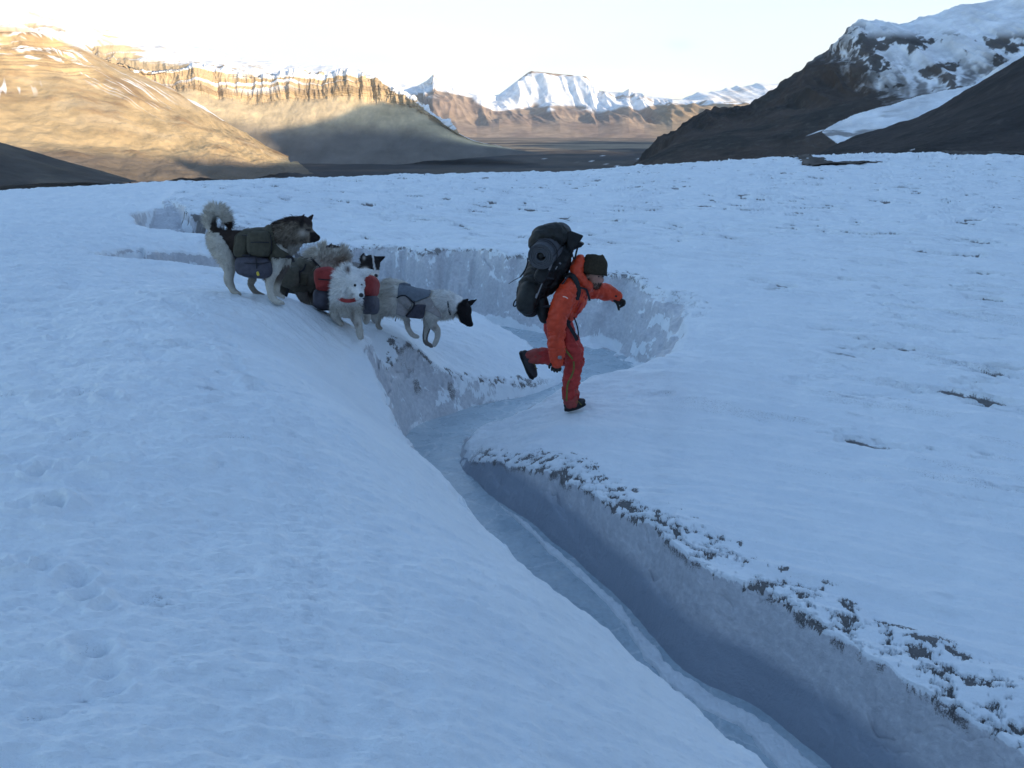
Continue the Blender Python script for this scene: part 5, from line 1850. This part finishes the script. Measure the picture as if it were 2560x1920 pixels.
# stiff flap above the frame
g = Geo()
cc = [(1020, 215), (1222, 292), (1178, 362), (1060, 505), (985, 470), (960, 300)]
o = np.array([0, .14, -.02])
g.rings([[H.p(a, b, .0) - o for a, b in cc], [H.p(a, b, .0) + o for a, b in cc]])
fl = put('top_flap', g.mesh('top_flap', False), M_PACK, bp)
bv = fl.modifiers.new('soft', 'BEVEL')
bv.width = .012
bv.segments = 2
g = Geo()
cc = [(1168, 372), (1242, 402), (1195, 450), (1130, 470), (1080, 500)]
o = np.array([0, .05, 0])
g.rings([[H.p(a, b, .02) - o for a, b in cc], [H.p(a, b, .02) + o for a, b in cc]])
put('buckle_flap', g.mesh('buckle_flap', False), M_PACK, bp)
def hw(name, pts, w_, mat=M_BLACKWEB, nrm=(0, -1, .2)):
    return web(H, name, pts, w_, bp, mat, nrm)
hw('strap', [(1158, 380, .0), (1150, 460, -.02), (1130, 540, -.06), (1108, 640, -.09)], 26)
hw('strap', [(1040, 500, -.05), (1068, 560, -.07), (1090, 640, -.09)], 20)
hw('strap', [(412, 620, -.2), (408, 700, -.2), (372, 800, -.2), (300, 905, -.2)], 22)
hw('strap', [(300, 905, -.2), (220, 945, -.2), (128, 1005, -.2)], 9)
hw('strap', [(262, 1215, -.1), (215, 1270, -.1), (200, 1325, -.1), (232, 1335, -.1), (262, 1270, -.1)], 20)
hw('strap', [(630, 985, -.275), (590, 1080, -.28), (535, 1220, -.27)], 16, M_GREYP)
hw('strap', [(620, 1345, -.17), (690, 1338, -.18), (750, 1332, -.2)], 32)
hw('strap', [(780, 660, -.295), (755, 740, -.30), (700, 860, -.30)], 20)
hw('strap', [(470, 770, -.19), (640, 900, -.28), (800, 930, -.28)], 22)
hw('tag', [(770, 690, -.31), (745, 760, -.31), (725, 800, -.31)], 26, M_GREYP)
hw('tag', [(880, 690, -.20), (900, 712, -.20)], 22, M_GREYP)
hw('tag', [(850, 745, -.235), (822, 790, -.24)], 16, M_GREYP)
hw('buckle', [(545, 1150, -.272), (530, 1215, -.272)], 22, M_GREYP)
g = Geo()
g.strap([H.p(*q) for q in ((930, 860, -.05), (985, 880, -.13), (1060, 880, -.17), (1120, 950, -.205), (1155, 1060, -.228), (1160, 1140, -.226), (1130, 1240, -.225))], H.m(72), .016,
        [(-.3, -.4, 1), (-.2, -.6, 1), (0, -.8, .7), (.3, -1, .4), (.4, -1, .1), (.4, -1, 0), (.4, -1, 0)])
put('shoulder_strap', g.mesh('shoulder_strap'), M_PACK, bp)
g = Geo()
g.strap([H.p(*q) for q in ((930, 860, .05), (1000, 860, .13), (1100, 880, .17), (1200, 980, .19), (1240, 1080, .2), (1220, 1200, .2))], H.m(72), .016,
        [(-.3, .4, 1), (-.2, .6, 1), (0, .6, .7), (.5, .6, .4), (.7, .6, .1), (.7, .5, 0)])
put('shoulder_strap', g.mesh('shoulder_strap'), M_PACK, bp)
hw('strap', [(920, 1010, -.24), (960, 960, -.235), (1010, 885, -.2)], 24)
hw('strap', [(1150, 1045, -.235), (1215, 1068, -.2), (1275, 1085, -.15)], 26)
hw('strap', [(1275, 1080, -.15), (1305, 1160, -.15), (1328, 1255, -.15)], 34)
hw('hip_belt', [(700, 1520, -.17), (800, 1540, -.2), (940, 1540, -.19), (1040, 1590, -.16)], 60)
hw('strap', [(975, 1545, -.205), (1045, 1660, -.215), (1110, 1770, -.215), (1145, 1845, -.21)], 52)
hw('strap', [(1095, 1500, -.14), (1140, 1620, -.14), (1160, 1740, -.15), (1150, 1835, -.16)], 20)
hw('strap', [(690, 1670, -.05), (700, 1740, -.05), (712, 1780, -.05)], 22)

# rolled foam mat under the lid
mt = thing('sleeping_mat', tuple(H.p(600, 600, -.3)), 'grey rolled foam mat strapped under the lid of the black backpack', 'sleeping mat')
A, B_ = H.p(600, 598, -.36), H.p(905, 262, .30)
ax = (B_ - A)
Lr = np.linalg.norm(ax)
ax /= Lr
e1 = np.cross(ax, [0, 0, 1.0])
e1 /= np.linalg.norm(e1)
e2 = np.cross(e1, ax)
def spiral(th):
    return .030 + .082 * th / (5 * 2 * math.pi) 
ths = np.linspace(0, 5 * 2 * math.pi, 200)
g = Geo()
rings = []
for th in ths:
    r0 = spiral(th)
    d_ = e1 * math.cos(th) + e2 * math.sin(th)
    s_ = .004 * math.sin(th * 1.3)
    rings.append([A + d_ * r0 + ax * s_, A + d_ * (r0 + .0125) + ax * s_, A + d_ * (r0 + .0125) + ax * Lr, A + d_ * r0 + ax * Lr])
g.rings(rings)
put('foam_roll', g.mesh('foam_roll', False), M_MAT, mt)
g = Geo()
g.tube([A + ax * .03, B_], [.030, .030], 16, 1, None)  # dark plug painting the shade inside the hollow of the roll
put('roll_hollow', g.mesh('roll_hollow'), M_MATD, mt)
for f in (.14, .8):
    g = Geo()
    th_ = np.linspace(0, 2 * math.pi, 41)
    g.strap([A + ax * Lr * f + (e1 * math.cos(t) + e2 * math.sin(t)) * .128 for t in th_], .022, .003, [e1 * math.cos(t) + e2 * math.sin(t) for t in th_], 1)
    put('mat_strap', g.mesh('mat_strap'), M_BLACKWEB, mt)
CLOUD = (2.8, 2.86, 2.93)
# ================================================================ light and sky
sun_d = bpy.data.lights.new('sun', 'SUN')
sun_d.energy = 3.7
sun_d.angle = R(.53)
sun_d.color = (1.0, .80, .56)
sun = bpy.data.objects.new('sun', sun_d)
sun.rotation_euler = Vector(tuple(SUN)).to_track_quat('Z', 'Y').to_euler()
COL.objects.link(sun)

w = bpy.data.worlds.new('World')
scene.world = w
w.use_nodes = True
nt = w.node_tree
bg = nt.nodes['Background']
sky = nt.nodes.new('ShaderNodeTexSky')
sky.sky_type = 'NISHITA'
sky.sun_disc = False
sky.sun_elevation = SUN_EL
sky.sun_rotation = SUN_AZ
sky.altitude = 300
sky.air_density = 1.0
sky.dust_density = .6
sky.ozone_density = 2.0
bg.inputs['Strength'].default_value = .15
# thin high cloud whitening the sky towards the horizon
tc = nt.nodes.new('ShaderNodeTexCoord')
sep = nt.nodes.new('ShaderNodeSeparateXYZ')
lk(nt, tc.outputs['Generated'], sep.inputs[0])
mp = nt.nodes.new('ShaderNodeMapping')
mp.inputs['Scale'].default_value = (1.2, 1.2, 7.0)
lk(nt, tc.outputs['Generated'], mp.inputs['Vector'])
cn = nz(nt, 1.6, 6, .55, mp.outputs[0])
el = ramp(nt, sep.outputs['Z'], [(.0, .92), (.10, .80), (.26, .45), (.5, .0)])
cl_ = ramp(nt, cn.outputs['Fac'], [(.30, .55), (.65, 1.0)])
mm = nt.nodes.new('ShaderNodeMath')
mm.operation = 'MULTIPLY'
lk(nt, el.outputs[0], mm.inputs[0])
ahead = ramp(nt, sep.outputs['Y'], [(.0, .12), (.45, 1.0)])     # cloud thinned behind the camera to lessen white fill light
m2 = nt.nodes.new('ShaderNodeMath')
m2.operation = 'MULTIPLY'
lk(nt, cl_.outputs[0], m2.inputs[0])
lk(nt, ahead.outputs[0], m2.inputs[1])
lk(nt, m2.outputs[0], mm.inputs[1])
# one small grey cloud
dp = nt.nodes.new('ShaderNodeVectorMath')
dp.operation = 'DISTANCE'
cd = ray(1470 * K, 95 * K)
cd = cd / np.linalg.norm(cd)
mp2 = nt.nodes.new('ShaderNodeMapping')
mp2.inputs['Scale'].default_value = (1, 1, 2.6)
cn2 = nz(nt, 40, 4, .6, tc.outputs['Generated'])
ad = mixc(nt, .012, tc.outputs['Generated'], cn2.outputs['Color'], 'ADD')
lk(nt, ad, mp2.inputs['Vector'])
lk(nt, mp2.outputs[0], dp.inputs[0])
dp.inputs[1].default_value = (cd[0] + .006, cd[1] + .006, (cd[2] + .006) * 2.6)
gc = ramp(nt, dp.outputs['Value'], [(.004, .35), (.024, .0)])
white = mixc(nt, mm.outputs[0], sky.outputs[0], CLOUD)
lk(nt, mixc(nt, gc.outputs[0], white, (2.2, 2.3, 2.45)), bg.inputs['Color'])

vs_ = scene.view_settings
vs_.view_transform = 'Standard'
vs_.look = 'None'
vs_.exposure = EXPO
vs_.gamma = 1
scene.cycles.max_bounces = 6
scene.cycles.diffuse_bounces = 4
scene.cycles.glossy_bounces = 3
scene.cycles.transparent_max_bounces = 8
scene.cycles.use_denoising = True

# thin air between here and the far range
hz = Geo()
hz.box((0, 5300, 530), [(14500, 0, 0), (0, 10300, 0), (0, 0, 720)])
hm_ = bpy.data.materials.new('pale_air')
hm_.use_nodes = True
hn = hm_.node_tree
hn.nodes.remove(hn.nodes['Principled BSDF'])
pv = hn.nodes.new('ShaderNodeVolumePrincipled')
pv.inputs['Color'].default_value = (.72, .84, 1.0, 1)
pv.inputs['Density'].default_value = HAZE
hn.links.new(pv.outputs[0], hn.nodes['Material Output'].inputs['Volume'])
ho = put('haze', hz.mesh('haze', False), hm_)
ho['kind'] = 'stuff'
